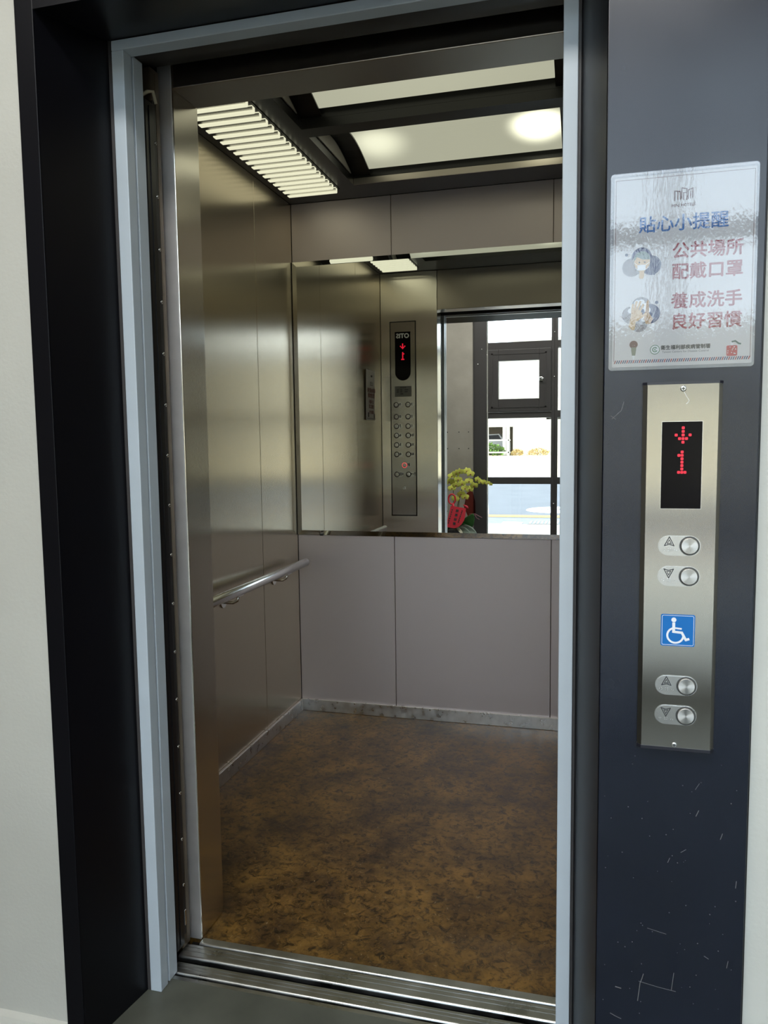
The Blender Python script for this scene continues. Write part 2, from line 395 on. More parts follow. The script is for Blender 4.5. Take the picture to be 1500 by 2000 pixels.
# street windows (seen in the lift's mirror)
YW0, YW1 = -1.385, -1.30
def window(idx, xl, xr, wl_, wr_, sash, label):
    r = bpy.data.objects.new('window_%d' % idx, None); COL.objects.link(r); r.location = (xl, YW1, 0)
    tag(r, label, 'window', kind='structure')
    f = MB()
    f.box(xl-wl_, xl, YW0, YW1, 0, 3.059, bev=0.003); f.box(xr, xr+wr_, YW0, YW1, 0, 3.059, bev=0.003)
    for z0, z1 in ((0.0, 0.14), (0.82, 0.89), (1.495, 1.555 if sash else 1.565), (2.19, 2.262), (2.61, 2.72)):
        f.box(xl, xr, YW0, YW1, z0, z1, bev=0.002)
    if sash:
        for x, z in ((xl-0.05, 2.20), (xl-0.09, 2.05), (xl+0.005, 2.14), (xl+0.13, 2.155), (xr+0.03, 2.34), (xr+0.03, 1.9), (xr+0.03, 0.62)):
            f.lathe([(0.008, 0), (0.006, 0.004), (0.002, 0.006)], (x, YW1-0.001, z), 'y', 1, 10)
    f.build('frame', [win_frame, chrome], r)
    if sash:
        g = MB(); g.box(xl+0.004, xl+0.014, YW0+0.02, YW1+0.004, 0.14, 2.61)
        g.build('glazing_bead', satin_chrome, r, label='bright metal glazing bead')
    panes = [(2.72, 3.06), (0.14, 0.82), (0.89, 1.495), (2.262, 2.61)] + ([] if sash else [(1.565, 2.19)])  # uppermost pane is an unseen addition, for more daylight and sky reflection
    for z0, z1 in panes:
        p = MB(); p.box(xl, xr, -1.345, -1.341, z0, z1); p.build('pane', glass, r)
    if sash:
        q = MB()
        q.box(xl+0.016, -0.928, -1.36, YW1+0.015, 1.557, 2.188, bev=0.004); q.box(-0.52, xr-0.002, -1.36, YW1+0.015, 1.557, 2.188, bev=0.004)
        q.box(-0.928, -0.52, -1.36, YW1+0.015, 1.557, 1.690, bev=0.004); q.box(-0.928, -0.52, -1.36, YW1+0.015, 2.075, 2.188, bev=0.004)
        q.box(-1.0, -0.985, YW1+0.013, YW1+0.02, 1.60, 2.15); q.box(-0.462, -0.447, YW1+0.013, YW1+0.02, 1.60, 2.15)
        q.box(-1.0, -0.447, YW1+0.013, YW1+0.02, 2.137, 2.15); q.box(-1.0, -0.447, YW1+0.013, YW1+0.02, 1.60, 1.613)
        sa = q.build('sash', win_frame, r)
        p = MB(); p.box(-0.928, -0.52, -1.335, -1.331, 1.69, 2.075); p.build('pane', glass, sa)
        h = MB(); h.box(-0.515, -0.485, YW1+0.015, YW1+0.03, 1.86, 1.90, bev=0.003); h.tube([(-0.5, YW1+0.03, 1.88), (-0.5, YW1+0.05, 1.88), (-0.47, YW1+0.055, 1.885)], 0.006)
        h.build('latch', chrome, sa, label='small chrome window latch')
    return r
window(1, -1.05, -0.40, 0.137, 0.032, True, 'dark-framed street window with a small hinged sash, seen in the mirror')
xs = -0.336
for i in range(6):
    window(i+2, xs, xs+0.645, 0.032, 0.032, False, 'dark-framed street window behind the landing, bay %s' % ['next to the one with the sash', 'second past the sash', 'third past the sash', 'fourth past the sash', 'fifth past the sash', 'at the end of the landing'][i])
    xs += 0.709
b = MB(); b.box(xs-0.032, 4, -1.45, -1.25, 0, 3.06)
tag(b.build('wall_street_end', conc_wall), 'grey concrete wall at the end of the street windows', 'wall', kind='structure')

# ------------------------------------------------------------------ dark steel surround and blue-grey casing
r = thing('trim_1', (-0.4, FY, 0), 'black steel surround set around the lift entrance, wide call-station panel at one side', 'door surround', kind='structure')
# splayed reveals run from the casing (Y 1.50) out to the front (Y 1.307)
xi, xo, zi, zo = -0.990, -1.020, 2.118, 2.087
b = MB(); b.box(-1.061, xo, FY, 1.40, 0, 2.466, bev=0.0015); b.build('front_face', black_steel, r)
b = MB(); b.hull8([(xo+.0005, FY+.003, 0), (xi, 1.507, 0), (xi-.02, 1.507, 0), (xo-.005, 1.41, 0), (xo+.0005, FY+.003, 2.30), (xi, 1.507, 2.30), (xi-.02, 1.507, 2.30), (xo-.005, 1.41, 2.30)])
b.build('side_reveal', black_steel, r)
b = MB(); b.hull8([(xo, FY, zo), (0.0172, FY, zo), (-0.022, 1.507, zi), (xi, 1.507, zi), (xo, FY, 2.466), (0.0172, FY, 2.466), (-0.022, 1.507, 2.466), (xi, 1.507, 2.466)])
b.build('header', black_steel, r)
b = MB(); b.hull8([(0.0165, FY+.004, 0), (0.03, FY+.02, 0), (-0.005, 1.507, 0), (-0.026, 1.507, 0), (0.0165, FY+.004, 2.30), (0.03, FY+.02, 2.30), (-0.005, 1.507, 2.30), (-0.026, 1.507, 2.30)])
b.build('side_reveal', black_steel, r)
b = MB(); b.box(0.0175, 0.2492, FY, 1.36, 0, 2.466, bev=0.0012); b.box(0.2492, 0.2535, FY+0.012, 1.40, 0, 2.466, 1)
b.build('call_panel_face', [panel_steel, groove_dark], r, label='wide charcoal steel panel carrying the notice and call station')
s = MB()
yy0, yy1 = FY-0.00025, FY
for pts, w in (([(.095, .367), (.0925, .357), (.090, .350), (.0865, .317)], .0011), ([(.088, .3525), (.1185, .3475), (.147, .3445)], .0007), ([(.1435, .377), (.1402, .346)], .0008),
               ([(.050, .336), (.059, .3345)], .0016), ([(.042, .286), (.051, .282), (.060, .279)], .0010), ([(.19, .415), (.197, .411)], .0008), ([(.21, .62), (.213, .63)], .0009), ([(.172, .655), (.176, .665)], .001),
               ([(.15, .59), (.158, .596)], .0007), ([(.235, .54), (.236, .552)], .001), ([(.10, .45), (.13, .444)], .0006), ([(.225, .40), (.227, .412)], .0008),
               ([(.031, 1.305), (.045, 1.318), (.049, 1.332)], .0008), ([(.029, 1.31), (.037, 1.304)], .0006), ([(.17, .70), (.176, .711)], .0006), ([(.13, .57), (.133, .578)], .0008)):
    s.stroke(pts, w, yy0, yy1)
random.seed(3)
for k in range(60):
    x, z = random.uniform(.025, .24), random.uniform(.28, .75); s.disc(x, z, random.uniform(.0004, .0010), yy0, yy1, 0, 6)
s.build('scratches', mat('scratch_grey', (0.16, 0.15, 0.15), 0.5), r, label='pale scratches and specks low on the charcoal panel')

r = thing('trim_2', (-0.5, 1.5, 0), 'blue-grey enamelled steel casing framing the lift doorway', 'door frame', kind='structure')
for nm, x0, x1 in (('side_casing', -0.983, -0.955), ('side_casing', -0.0575, -0.031)):
    b = MB(); b.box(x0, x1, 1.5, 1.530, 0, 2.095, bev=0.0015); b.build(nm, casing_paint, r)
b = MB(); b.box(-0.983, -0.031, 1.5, 1.535, 2.0955, 2.116, bev=0.0015); b.build('head_casing', casing_paint, r)
for x0, x1 in ((-0.985, -0.956), (-0.0565, -0.028)):
    b = MB(); b.box(x0, x1, 1.5385, 1.574, 0, 2.10, bev=0.001); b.build('door_jamb', casing_paint, r)
b = MB(); b.box(-0.985, -0.028, 1.5365, 1.574, 2.1, 2.14); b.build('head_jamb', dark_metal, r)
b = MB(); b.box(-0.992, -0.984, 1.501, 1.55, 0, 2.13); b.box(-0.031, -0.0245, 1.508, 1.55, 0, 2.13); b.box(-0.992, -0.0245, 1.508, 1.55, 2.1165, 2.13)
b.build('backing_gap', mat('seam_grey', (0.06, 0.055, 0.055), 0.5), r)

# hoistway closing the space around the car
b = MB()
b.box(-1.75, -1.6, 1.56, 3.75, -0.6, 3.0); b.box(0.5, 0.65, 1.56, 3.75, -0.6, 3.0); b.box(-1.75, 0.65, 3.6, 3.75, -0.6, 3.0)
b.box(-1.75, 0.65, 1.56, 3.75, 3.0, 3.3); b.box(-1.75, 0.65, 1.40, 3.75, -0.75, -0.6); b.box(-1.75, 0.65, 1.40, 1.54, -0.6, -0.125)
tag(b.build('wall_hoistway', groove_dark), 'dark hoistway walls behind the lift car', 'wall', kind='structure')

# ------------------------------------------------------------------ sills
def sill_profile(y0, y1, ztop, grooves, noses, depth):
    """outline in (y, z): a flat plate with fine grooves and rounded noses"""
    pts = [(y0, -depth)]
    for seq in noses:
        pts += seq
    pts += [(y1, -depth)]
    return pts
r = thing('landing_sill', (-0.5, 1.576, -0.02), 'grooved aluminium landing sill in front of the gap', 'door sill')
def plate(yf, yb, nlines, nose=True, z=0.0, th=0.014):
    p = [(yf, z-th)]
    if nose: p += [(yf, z-0.006)] + [(yf+0.006-0.006*math.cos(math.radians(a)), z-0.006+0.006*math.sin(math.radians(a))) for a in (20, 40, 60, 90)]
    else: p += [(yf, z)]
    for k in range(nlines):
        y = yf + (yb-yf)*(0.48+0.30*k/max(1, nlines-1)); p += [(y-0.0012, z), (y-0.0006, z-0.0018), (y+0.0006, z-0.0018), (y+0.0012, z)]
    p += [(yb, z), (yb, z-th)]
    return p
b = MB(); b.poly(plate(1.5485, 1.560, 0, False, -0.001), 'x', -0.957, -0.055); b.build('edge_strip', alu_sill, r)
b = MB(); b.poly(plate(1.5695, 1.606, 2), 'x', -0.972, -0.04); b.build('tread', alu_sill, r)
b = MB(); b.box(-0.972, -0.04, 1.5605, 1.605, -0.03, -0.0145); b.build('guide_groove', groove_dark, r)
r = thing('car_sill', (-0.5, 1.668, -0.02), 'grooved aluminium lift car sill at the edge of the brown floor', 'door sill')
b = MB(); b.poly(plate(1.6275, 1.6735, 2), 'x', -0.985, -0.03); b.build('tread', alu_sill, r)
b = MB(); b.poly(plate(1.680, 1.7045, 0, True, 0.0005), 'x', -0.955, -0.055); b.build('edge_strip', alu_sill, r)
b = MB(); b.box(-0.985, -0.03, 1.6290, 1.704, -0.03, -0.0145); b.build('guide_groove', groove_dark, r)

# ------------------------------------------------------------------ doors stowed at the side, and the black light curtain
r = bpy.data.objects.new('door_1', None); COL.objects.link(r); r.location = (-1.2, 1.6, 0); tag(r, 'landing door leaf slid open behind the casing', 'door', kind='structure')
b = MB(); b.box(-1.5, -0.978, 1.5765, 1.5945, 0.004, 2.11, bev=0.002); b.build('leaf', dark_metal, r)
r = bpy.data.objects.new('door_2', None); COL.objects.link(r); r.location = (-1.2, 1.66, 0); tag(r, 'lift car door leaf slid open with bronze-brown edge', 'door', kind='structure')
b = MB(); b.box(-1.5, -0.981, 1.6465, 1.683, 0.004, 2.13, bev=0.002); b.box(-0.982, -0.9795, 1.664, 1.669, 0.01, 2.12)
b.lathe([(0.008, 0), (0.008, 0.002)], (-0.9815, 1.655, 1.965), 'x', 1, 12)
b.build('leaf', [bronze_edge, groove_dark], r)
r = thing('door_light_curtain', (-0.975, 1.62, 0.03), 'black screw-studded safety strip standing in the open door edge', 'safety strip')
b = MB(); b.box(-0.992, -0.968, 1.597, 1.634, 0.03, 2.04, bev=0.002); b.box(-0.9685, -0.966, 1.612, 1.616, 0.04, 2.03)
b.build('housing', rubber, r)
b = MB(); b.box(-0.990, -0.9700, 1.6345, 1.646, 0.05, 2.05, bev=0.001); b.build('mounting_rail', dark_metal, r)
z = 0.18
while z < 2.0:
    s = MB(); s.lathe([(0.0045, 0), (0.004, 0.0015), (0.0015, 0.0025)], (-0.9700, 1.640, z), 'x', 0, 10); s.build('screw', chrome, r); z += 0.1185
b = MB(); b.box(-0.975, -0.967, 1.637, 1.644, 0.075, 0.115, bev=0.001); b.build('end_clip', satin_chrome, r)
b = MB(); b.tube([(-0.985, 1.60, 2.045), (-0.972, 1.618, 2.062), (-0.968, 1.634, 2.068), (-0.968, 1.645, 2.045)], 0.004, 0, 8); b.build('tie_strap', mat('pale_strap', (0.55, 0.5, 0.36), 0.5), r, label='pale plastic tie at the top')

# ------------------------------------------------------------------ lift car shell
b = MB(); b.box(-1.37, 0.35, 1.7045, 3.40, -0.05, 0.0)
tag(b.build('floor_lift', vinyl_m), 'mottled dark brown vinyl floor of the lift car', 'floor', kind='structure')
b = MB(); b.box(-1.37, -1.338, 1.70, 3.40, 0, 2.50, 1)
for y0, y1 in ((1.8225, 2.3605), (2.3625, 2.9765), (2.9785, 3.3795)): b.box(-1.34, -1.328, y0, y1, 0.03, 2.3445, 0, 0.0012, 1)
tag(b.build('wall_lift_side', [steel_wall, groove_dark]), 'satin bronze-grey steel side wall of the lift car behind the handrail', 'wall', kind='structure')
b = MB(); b.box(0.316, 0.35, 1.70, 3.40, 0, 2.50, 1)
for y0, y1 in ((1.8225, 2.3605), (2.3625, 2.9765), (2.9785, 3.3795)): b.box(0.306, 0.318, y0, y1, 0.03, 2.3445, 0, 0.0012, 1)
tag(b.build('wall_lift_hidden_side', [steel_wall, groove_dark]), 'satin steel side wall of the lift car hidden behind the casing', 'wall', kind='structure')
b = MB(); b.box(-1.37, 0.35, 3.392, 3.45, 0, 2.50, 1)
for x0, x1 in ((-1.327, -0.862), (-0.860, -0.165), (-0.163, 0.305)):
    b.box(x0, x1, 3.382, 3.394, 0.03, 0.843, 0, 0.0012, 1); b.box(x0, x1, 3.382, 3.394, 2.088, 2.3445, 0, 0.0012, 1)
    b.box(x0, x1, 3.386, 3.394, 0.843, 2.088, 0)
tag(b.build('wall_lift_back', [steel_back, groove_dark]), 'matt grey steel panels of the back wall above and below the mirror', 'wall', kind='structure')
b = MB(); b.box(-1.3275, -0.956, 1.70, 1.82, 0.0005, 2.3445, 0, 0.0025, 2); b.box(-1.36, -0.9935, 1.696, 1.699, 0, 2.4, 1); b.box(-0.993, -0.9575, 1.6965, 1.6997, 0.0005, 2.16, 2, 0.001, 1)
tag(b.build('wall_lift_front', [steel_col, dark_metal, mat('plain_satin_steel', (0.80, 0.77, 0.75), 0.55, metal=1.0, var=0.05, vscale=20)]), 'brushed steel front return panel beside the lift doorway', 'wall', kind='structure')
b = MB(); b.box(-0.055, 0.3055, 1.70, 1.82, 0.0005, 2.3445, 0, 0.0025, 2)
tag(b.build('wall_lift_front_hidden', steel_col), 'brushed steel front return panel hidden behind the casing', 'wall', kind='structure')
b = MB(); b.box(-0.9555, -0.0555, 1.70, 1.815, 2.10, 2.3445, 0, 0.002, 2)
tag(b.build('trim_3', steel_trim), 'brushed steel transom over the lift doorway', 'transom', kind='structure')
b = MB(); b.box(-1.5, 0.3, 1.605, 1.672, 2.137, 2.40, bev=0.003); b.box(-1.3, 0.2, 1.575, 1.60, 2.145, 2.40)
tag(b.build('trim_4', dark_metal), 'dark door track header hidden over the doorway', 'door track', kind='structure')
b = MB(); b.box(-1.3255, 0.304, 3.370, 3.3815, 0.0005, 0.055, 0, 0.001, 1)
for x in (-1.29, -1.145, -1.06, -0.90, -0.70, -0.52): b.lathe([(0.0045, 0), (0.003, -0.002)], (x, 3.370, 0.0545 if x < -1.2 else 0.05), 'y', 1, 8)
tag(b.build('baseboard_back', [alu, chrome]), 'worn aluminium kick strip along the back wall', 'baseboard', kind='structure')
b = MB(); b.box(-1.3275, -1.316, 1.825, 3.3695, 0.0005, 0.055, 0, 0.001, 1)
tag(b.build('baseboard_side', alu), 'worn aluminium kick strip under the side wall with the handrail', 'baseboard', kind='structure')

# ceiling plate with two openings
OPEN = [(2.075, 2.606), (2.679, 3.216)]; OX0, OX1 = -0.977, -0.049
b = MB()
b.box(-1.3275, OX0, 1.8155, 3.381, 2.345, 2.375); b.box(OX1, 0.3055, 1.8155, 3.381, 2.345, 2.375)
b.box(OX0, OX1, 1.8155, OPEN[0][0], 2.345, 2.375); b.box(OX0, OX1, OPEN[0][1], OPEN[1][0], 2.345, 2.375); b.box(OX0, OX1, OPEN[1][1], 3.381, 2.345, 2.375)
b.box(-1.36, 0.34, 1.70, 3.45, 2.53, 2.56)
tag(b.build('ceiling_lift', ceil_black), 'glossy black ceiling of the lift car', 'ceiling', kind='structure')
for k, (y0, y1) in enumerate(OPEN):
    xc = (OX0+OX1)/2; yc = (y0+y1)/2
    r = thing('ceiling_light', (xc, yc, 2.376), ['vaulted ceiling light nearer the lift doorway, lit pale yellow-green', 'vaulted ceiling light nearer the back wall, with two bright hot spots'][k], 'light', 'vaulted lights in the lift ceiling')
    n = 14; ya, yb = y0+0.028, y1-0.028
    def vz(t): return 2.395 + 0.052*math.sin(math.pi*t)
    prof = [(ya+(yb-ya)*t/n, vz(t/n)) for t in range(n+1)]
    d = MB(); d.poly(prof + [(p[0], p[1]+0.006) for p in prof[::-1]], 'x', OX0+0.075, OX1-0.075)
    for f in d.bm.faces: f.smooth = False
    d.build('diffuser', lit_diffusers[k], r)
    h = MB()
    h.box(OX0-0.006, OX1+0.006, y0-0.006, y0, 2.3755, 2.50); h.box(OX0-0.006, OX1+0.006, y1, y1+0.006, 2.3755, 2.50)
    h.box(OX0-0.006, OX0, y0, y1, 2.3755, 2.50); h.box(OX1, OX1+0.006, y0, y1, 2.3755, 2.50)
    prof2 = [(y0 + (y1-y0)*t/n, 2.3765+0.062*math.sin(math.pi*t/n)) for t in range(n+1)]
    for xa, xb in ((OX0+0.001, OX0+0.074), (OX1-0.074, OX1-0.001)):
        h.poly([(p[0]+(0.0005 if i == 0 else -0.0005 if i == n else 0), p[1]+0.004) for i, p in enumerate(prof2)] + [(p[0], p[1]+0.012) for p in prof2[::-1]], 'x', xa, xb)
    h.build('housing', ceil_black, r)
    g = MB()
    lens = [(y0+0.004 + (y1-y0-0.06)*t/n, 2.3762+0.055*math.sin(math.pi*t/n)) for t in range(n+1)]
    for xa, xb in ((OX0+0.002, OX0+0.006), (OX1-0.006, OX1-0.002)):
        g = MB(); g.poly(lens, 'x', xa, xb); g.build('end_plate', mat('grey_gloss', (0.30, 0.28, 0.25), 0.35), r)
    if k == 1:
        g = MB(); g.box(OX0, OX1, y1-0.006, y1-0.0005, 2.3455, 2.372, bev=0.001); g.build('lip', steel_trim, r)

def grille(x0, x1, label):
    r = thing('louvre_light', ((x0+x1)/2, 2.6, 2.3445), label, 'light', 'slatted lights along the lift ceiling')
    g = MB(); g.box(x0-0.006, x1+0.006, 1.93, 3.236, 2.3425, 2.3448); g.build('backing', groove_dark, r)
    y = 3.214
    for k in range(25):
        s = MB(); s.box(x0, x1, y-0.012, y+0.010, 2.3225, 2.3424, 0, 0.002, 1)
        s.box(x0, x1, y-0.0135, y-0.0121, 2.3265, 2.3375, 1)
        s.build('slat', [slat_glow, satin_chrome], r); y -= 0.052
    return r
grille(-1.272, -1.053, 'glowing slatted ceiling light above the handrail wall')
grille(0.029, 0.248, 'glowing slatted ceiling light on the hidden side of the car')

# ------------------------------------------------------------------ mirror, handrail
r = thing('wall_mirror', (-0.51, 3.385, 0.845), 'wide frameless mirror with slanted glass edges filling the middle of the back wall', 'mirror')
mx0, mx1, mz0, mz1, bw = -1.3235, 0.302, 0.8445, 2.0865, 0.022
b = MB()
o_ = [(mx0, 3.370, mz0), (mx1, 3.370, mz0), (mx1, 3.370, mz1), (mx0, 3.370, mz1)]
i_ = [(mx0+bw, 3.365, mz0+bw), (mx1-bw, 3.365, mz0+bw), (mx1-bw, 3.365, mz1-bw), (mx0+bw, 3.365, mz1-bw)]
ov = [b.bm.verts.new(p) for p in o_]; iv = [b.bm.verts.new(p) for p in i_]; bv = [b.bm.verts.new((p[0], 3.3735, p[2])) for p in o_]
b.bm.faces.new(iv); b.bm.faces.new(bv[::-1])
for k in range(4):
    j = (k+1) % 4; b.bm.faces.new((ov[k], ov[j], iv[j], iv[k])); b.bm.faces.new((bv[k], bv[j], ov[j], ov[k]))
b.build('glass', mirror_m, r)
b = MB(); b.box(mx0-.001, mx1+.001, 3.3738, 3.3855, mz0-.001, mz1+.001); b.build('backing_board', dark_metal, r)
b = MB(); b.box(-1.2135, -1.197, 3.362, 3.369, 0.842, 0.850, bev=0.001); b.build('clip', rubber, r)

r = thing('handrail', (-1.262, 2.65, 0.70), 'round polished steel handrail on the side wall of the car', 'handrail')
b = MB(); b.tube([(-1.262, 2.02, 0.726), (-1.262, 2.023, 0.726), (-1.262, 3.302, 0.726), (-1.262, 3.305, 0.726)], [0.0165, 0.0185, 0.0185, 0.0165], 0, 28)
b.build('rail', satin_chrome, r)
for y in (2.10, 2.60, 3.08):
    s = MB(); s.tube([(-1.262, y, 0.709), (-1.268, y, 0.690), (-1.285, y, 0.681), (-1.3277, y, 0.681)], 0.006, 0, 10)
    s.lathe([(0.022, 0), (0.021, 0.005)], (-1.3278, y, 0.681), 'x', 0, 20); s.box(-1.272, -1.252, y-0.022, y+0.022, 0.7075, 0.711)
    s.build('bracket', satin_chrome, r)

# notice taped on the side wall near the doorway (seen in the mirror)
r = thing('wall_notice', (-1.3275, 2.10, 1.40), 'white paper notice taped to the side wall, seen in the mirror', 'notice')
def curl(z): return -1.3265 + 0.007*((z-1.405)/0.305)**2 * 0.6
b = MB(); b.sheet([[(curl(z)+(0.006 if y > 2.15 else 0), y, z) for y in (1.992, 2.05, 2.10, 2.15, 2.205)] for z in [1.405+0.305*k/8 for k in range(9)]])
b.build('paper', paper, r, recalc=False)
t = MB(); YU = Vector((0, 1, 0))
def wt(body, size, y, z, mi=0): t.text(body, size, (curl(z)+0.0105, y, z), YU, ZU, mi, 0.0006)
wt('MINI', 0.018, 2.10, 1.672); wt('公告', 0.03, 2.10, 1.625)
wt('電梯內請勿吸', 0.03, 2.10, 1.585, 1); wt('煙及飲食謝', 0.03, 2.10, 1.553, 1); wt('公共場所', 0.026, 2.10, 1.515, 1); wt('配戴口罩', 0.026, 2.10, 1.486, 1); wt('謝謝合作', 0.024, 2.10, 1.452, 1)
for y, z in ((2.035, 1.43), (2.165, 1.435)): t.box(curl(z)+0.0103, curl(z)+0.0106, y-0.012, y+0.012, z-0.012, z+0.016)
t.box(curl(1.415)+0.0103, curl(1.415)+0.0106, 2.0, 2.2, 1.413, 1.416)
t.build('lettering', [ink_dark, ink_brown], r)

# ------------------------------------------------------------------ car operating panel (seen in the mirror)
r = thing('car_operating_panel', (-1.18, 1.8205, 0.788), 'tall floor-button panel on the front return, seen in the mirror', 'lift control panel')
b = MB(); b.box(-1.2665, -1.0935, 1.8202, 1.8215, 0.786, 2.039); b.build('shadow_gap', groove_dark, r)
b = MB(); b.box(-1.2605, -1.0995, 1.8205, 1.8245, 0.792, 2.033, 0, 0.001, 1); b.build('faceplate', steel_call, r)
yF = 1.8245
b = MB()
outl = [(-1.129, 1.972), (-1.231, 1.972)] + [(-1.231, 1.72)] + arc(-1.180, 1.714, 0.051, 180, 360, 16) + [(-1.129, 1.72)]
b.poly(outl, 'y', yF, yF+0.002); dsp = b.build('display', display_black, r)
b = MB(); b.text('OTIS', 0.040, (-1.180, yF+0.0021, 1.945), Vector((-1, 0, 0)), ZU, 0, 0.0018); b.build('maker_lettering', ink_white, dsp)
b = MB()
def dot(bb, x, z, y0, y1, q=0.0034): bb.box(x-q, x+q, y0, y1, z-q, z+q)
ARROW = [(0, 4), (0, 3), (0, 2), (0, 1), (0, 0), (-1, 1), (1, 1), (-2, 2), (2, 2)]
ONE = [(0, 6), (0, 5), (-1, 5), (0, 4), (0, 3), (0, 2), (0, 1), (-1, 0), (0, 0), (1, 0)]
for i, j in ARROW: dot(b, -1.180+i*-0.007, 1.866+j*0.007, yF+0.002, yF+0.0025)
b.build('down_arrow', led_red, dsp, label='red dotted down arrow')
b = MB()
for i, j in ONE: dot(b, -1.180-i*0.007, 1.797+j*0.007, yF+0.002, yF+0.0025)
b.build('floor_number', led_red, dsp, label='red dotted figure 1')
b = MB(); b.box(-1.235, -1.125, yF, yF+0.0012, 1.560, 1.627); pl = b.build('capacity_plate', grey_plate, r, label='small grey engraved plate')
b = MB()
for q, (z, segs) in enumerate(((1.618, ((-0.02, 0.02),)), (1.603, ((-0.035, -0.01), (0.005, 0.02), (0.028, 0.042))), (1.591, ((-0.03, -0.01), (0.005, 0.02), (0.028, 0.042))), (1.578, ((0.0, 0.018),)))):
    for a, c in segs: b.box(-1.18-c, -1.18-a, yF+0.0012, yF+0.0015, z-0.0025, z+0.0025)
b.build('lettering', ink_dark, pl)
def car_button(x, z, sym, red=False):
    g = MB(); g.poly(rrect(x-0.011-0.030, x-0.011+0.030, z-0.0165, z+0.0165, 0.0164, 8), 'y', yF, yF+0.0016)
    o = g.build('button', [button_metal], r)
    g = MB(); g.lathe([(0.0175, 0), (0.0175, 0.001)], (x-0.022, yF+0.0012, z), 'y', 0, 24); g.build('ring', ring_red if red else groove_dark, o, label='red lit ring' if red else None)
    g = MB(); g.lathe([(0.0140, 0), (0.0135, 0.002), (0.010, 0.0027)], (x-0.022, yF+0.0012, z), 'y', 0, 24); g.build('cap', button_metal, o)
    g = MB(); g.text(sym, 0.022, (x+0.004, yF+0.0017, z+0.002), Vector((-1, 0, 0)), ZU, 0, 0.0006)
    for k in range(3): g.disc(x+0.002+0.004*k, z-0.0125, 0.001, yF+0.0016, yF+0.002, 0, 6)
    g.build('symbol', ink_dark, o)
rowz = [1.508, 1.431, 1.370, 1.310, 1.249, 1.188]
for z, a, c in zip(rowz, ('9', '8', '7', '6', '5', '4'), ('3', '2', '1', 'B1', 'B2', 'B3')):
    car_button(-1.205, z, a); car_button(-1.127, z, c)
car_button(-1.153, 1.118, '鈴', True)
car_button(-1.205, 1.058, '◁▷'); car_button(-1.127, 1.058, '▷◁')
b = MB(); b.lathe([(0.0135, 0), (0.0135, 0.002), (0.010, 0.003)], (-1.180, yF, 0.968), 'y', 0, 20); kb = b.build('key_switch', chrome, r)
b = MB(); b.box(-1.1812, -1.1788, yF+0.0029, yF+0.0033, 0.961, 0.975); b.build('slot', groove_dark, kb)
b = MB(); b.poly([(-1.225, 0.938), (-1.135, 0.938), (-1.135, 0.862), (-1.225, 0.862)], 'y', yF, yF+0.0004)
for x, z in ((-1.147, 0.93), (-1.147, 0.895)): b.disc(x, z, 0.002, yF+.0004, yF+0.0008, 1, 8)
b.build('service_cover', [steel_call, groove_dark], r)

# ------------------------------------------------------------------ call station on the charcoal panel
r = thing('call_station', (0.137, FY, 0.77), 'tall brushed steel lift call station with red display and four buttons', 'lift call panel')
cx = 0.1355; CF = 1.2935
b = MB()
prof = [(0.0775, FY), (0.0775, CF+0.008), (0.0838, CF), (0.1882, CF), (0.1945, CF+0.008), (0.1945, FY)]
b.poly(prof, 'z', 0.7735, 1.3565); b.build('faceplate', steel_call, r)
for z0, z1 in ((1.3565, 1.3605), (0.7685, 0.7735)):
    s = MB(); s.poly([(p[0]+(-.0008 if i < 3 else .0008), p[1]-(.0008 if 0 < i < 5 else 0)) for i, p in enumerate(prof)], 'z', z0, z1); s.build('end_cap', mat('black_plastic', (0.02, 0.02, 0.028), 0.3), r)
for x, z in ((0.1365, 1.3495), (0.1345, 0.7765+.001)):
    s = MB(); s.lathe([(0.0048, 0), (0.0042, -0.0012), (0.003, -0.0015)], (x, CF, z), 'y', 0, 16); so = s.build('screw', chrome, r)
    s = MB(); s.box(x-0.0024, x+0.0024, CF-0.0018, CF-0.0014, z-0.0005, z+0.0005); s.box(x-0.0005, x+0.0005, CF-0.0018, CF-0.0014, z-0.0024, z+0.0024); s.build('cross_slot', groove_dark, so)
s = MB(); s.stroke([(0.1375, 1.345), (0.1405, 1.339), (0.1455, 1.331), (0.1435, 1.328), (0.1415, 1.326)], 0.0006, CF-0.0002, CF+.0002); s.build('scratch', ink_white, r)
b = MB(); b.box(0.1062, 0.1657, CF-0.0008, CF+0.001, 1.1622, 1.2985, bev=0.0004, seg=1); d = b.build('display', display_black, r)
b = MB(); b.box(0.1057, 0.1662, CF-0.0004, CF+0.0005, 1.1617, 1.299); b.build('bezel', satin_chrome, d)
def led(bb, x, z): bb.poly(rrect(x-0.00215, x+0.00215, z-0.00215, z+0.00215, 0.001, 2), 'y', CF-0.0012, CF-0.0008)
b = MB()
for i, j in ARROW: led(b, 0.1375+i*0.0051, 1.2665+j*0.0056)
b.build('down_arrow', led_red, d, label='red dotted down arrow')
b = MB()
for i, j in ONE: led(b, 0.1367+i*0.0047, 1.2195+j*0.0053)
b.build('floor_number', led_red, d, label='red dotted figure 1')
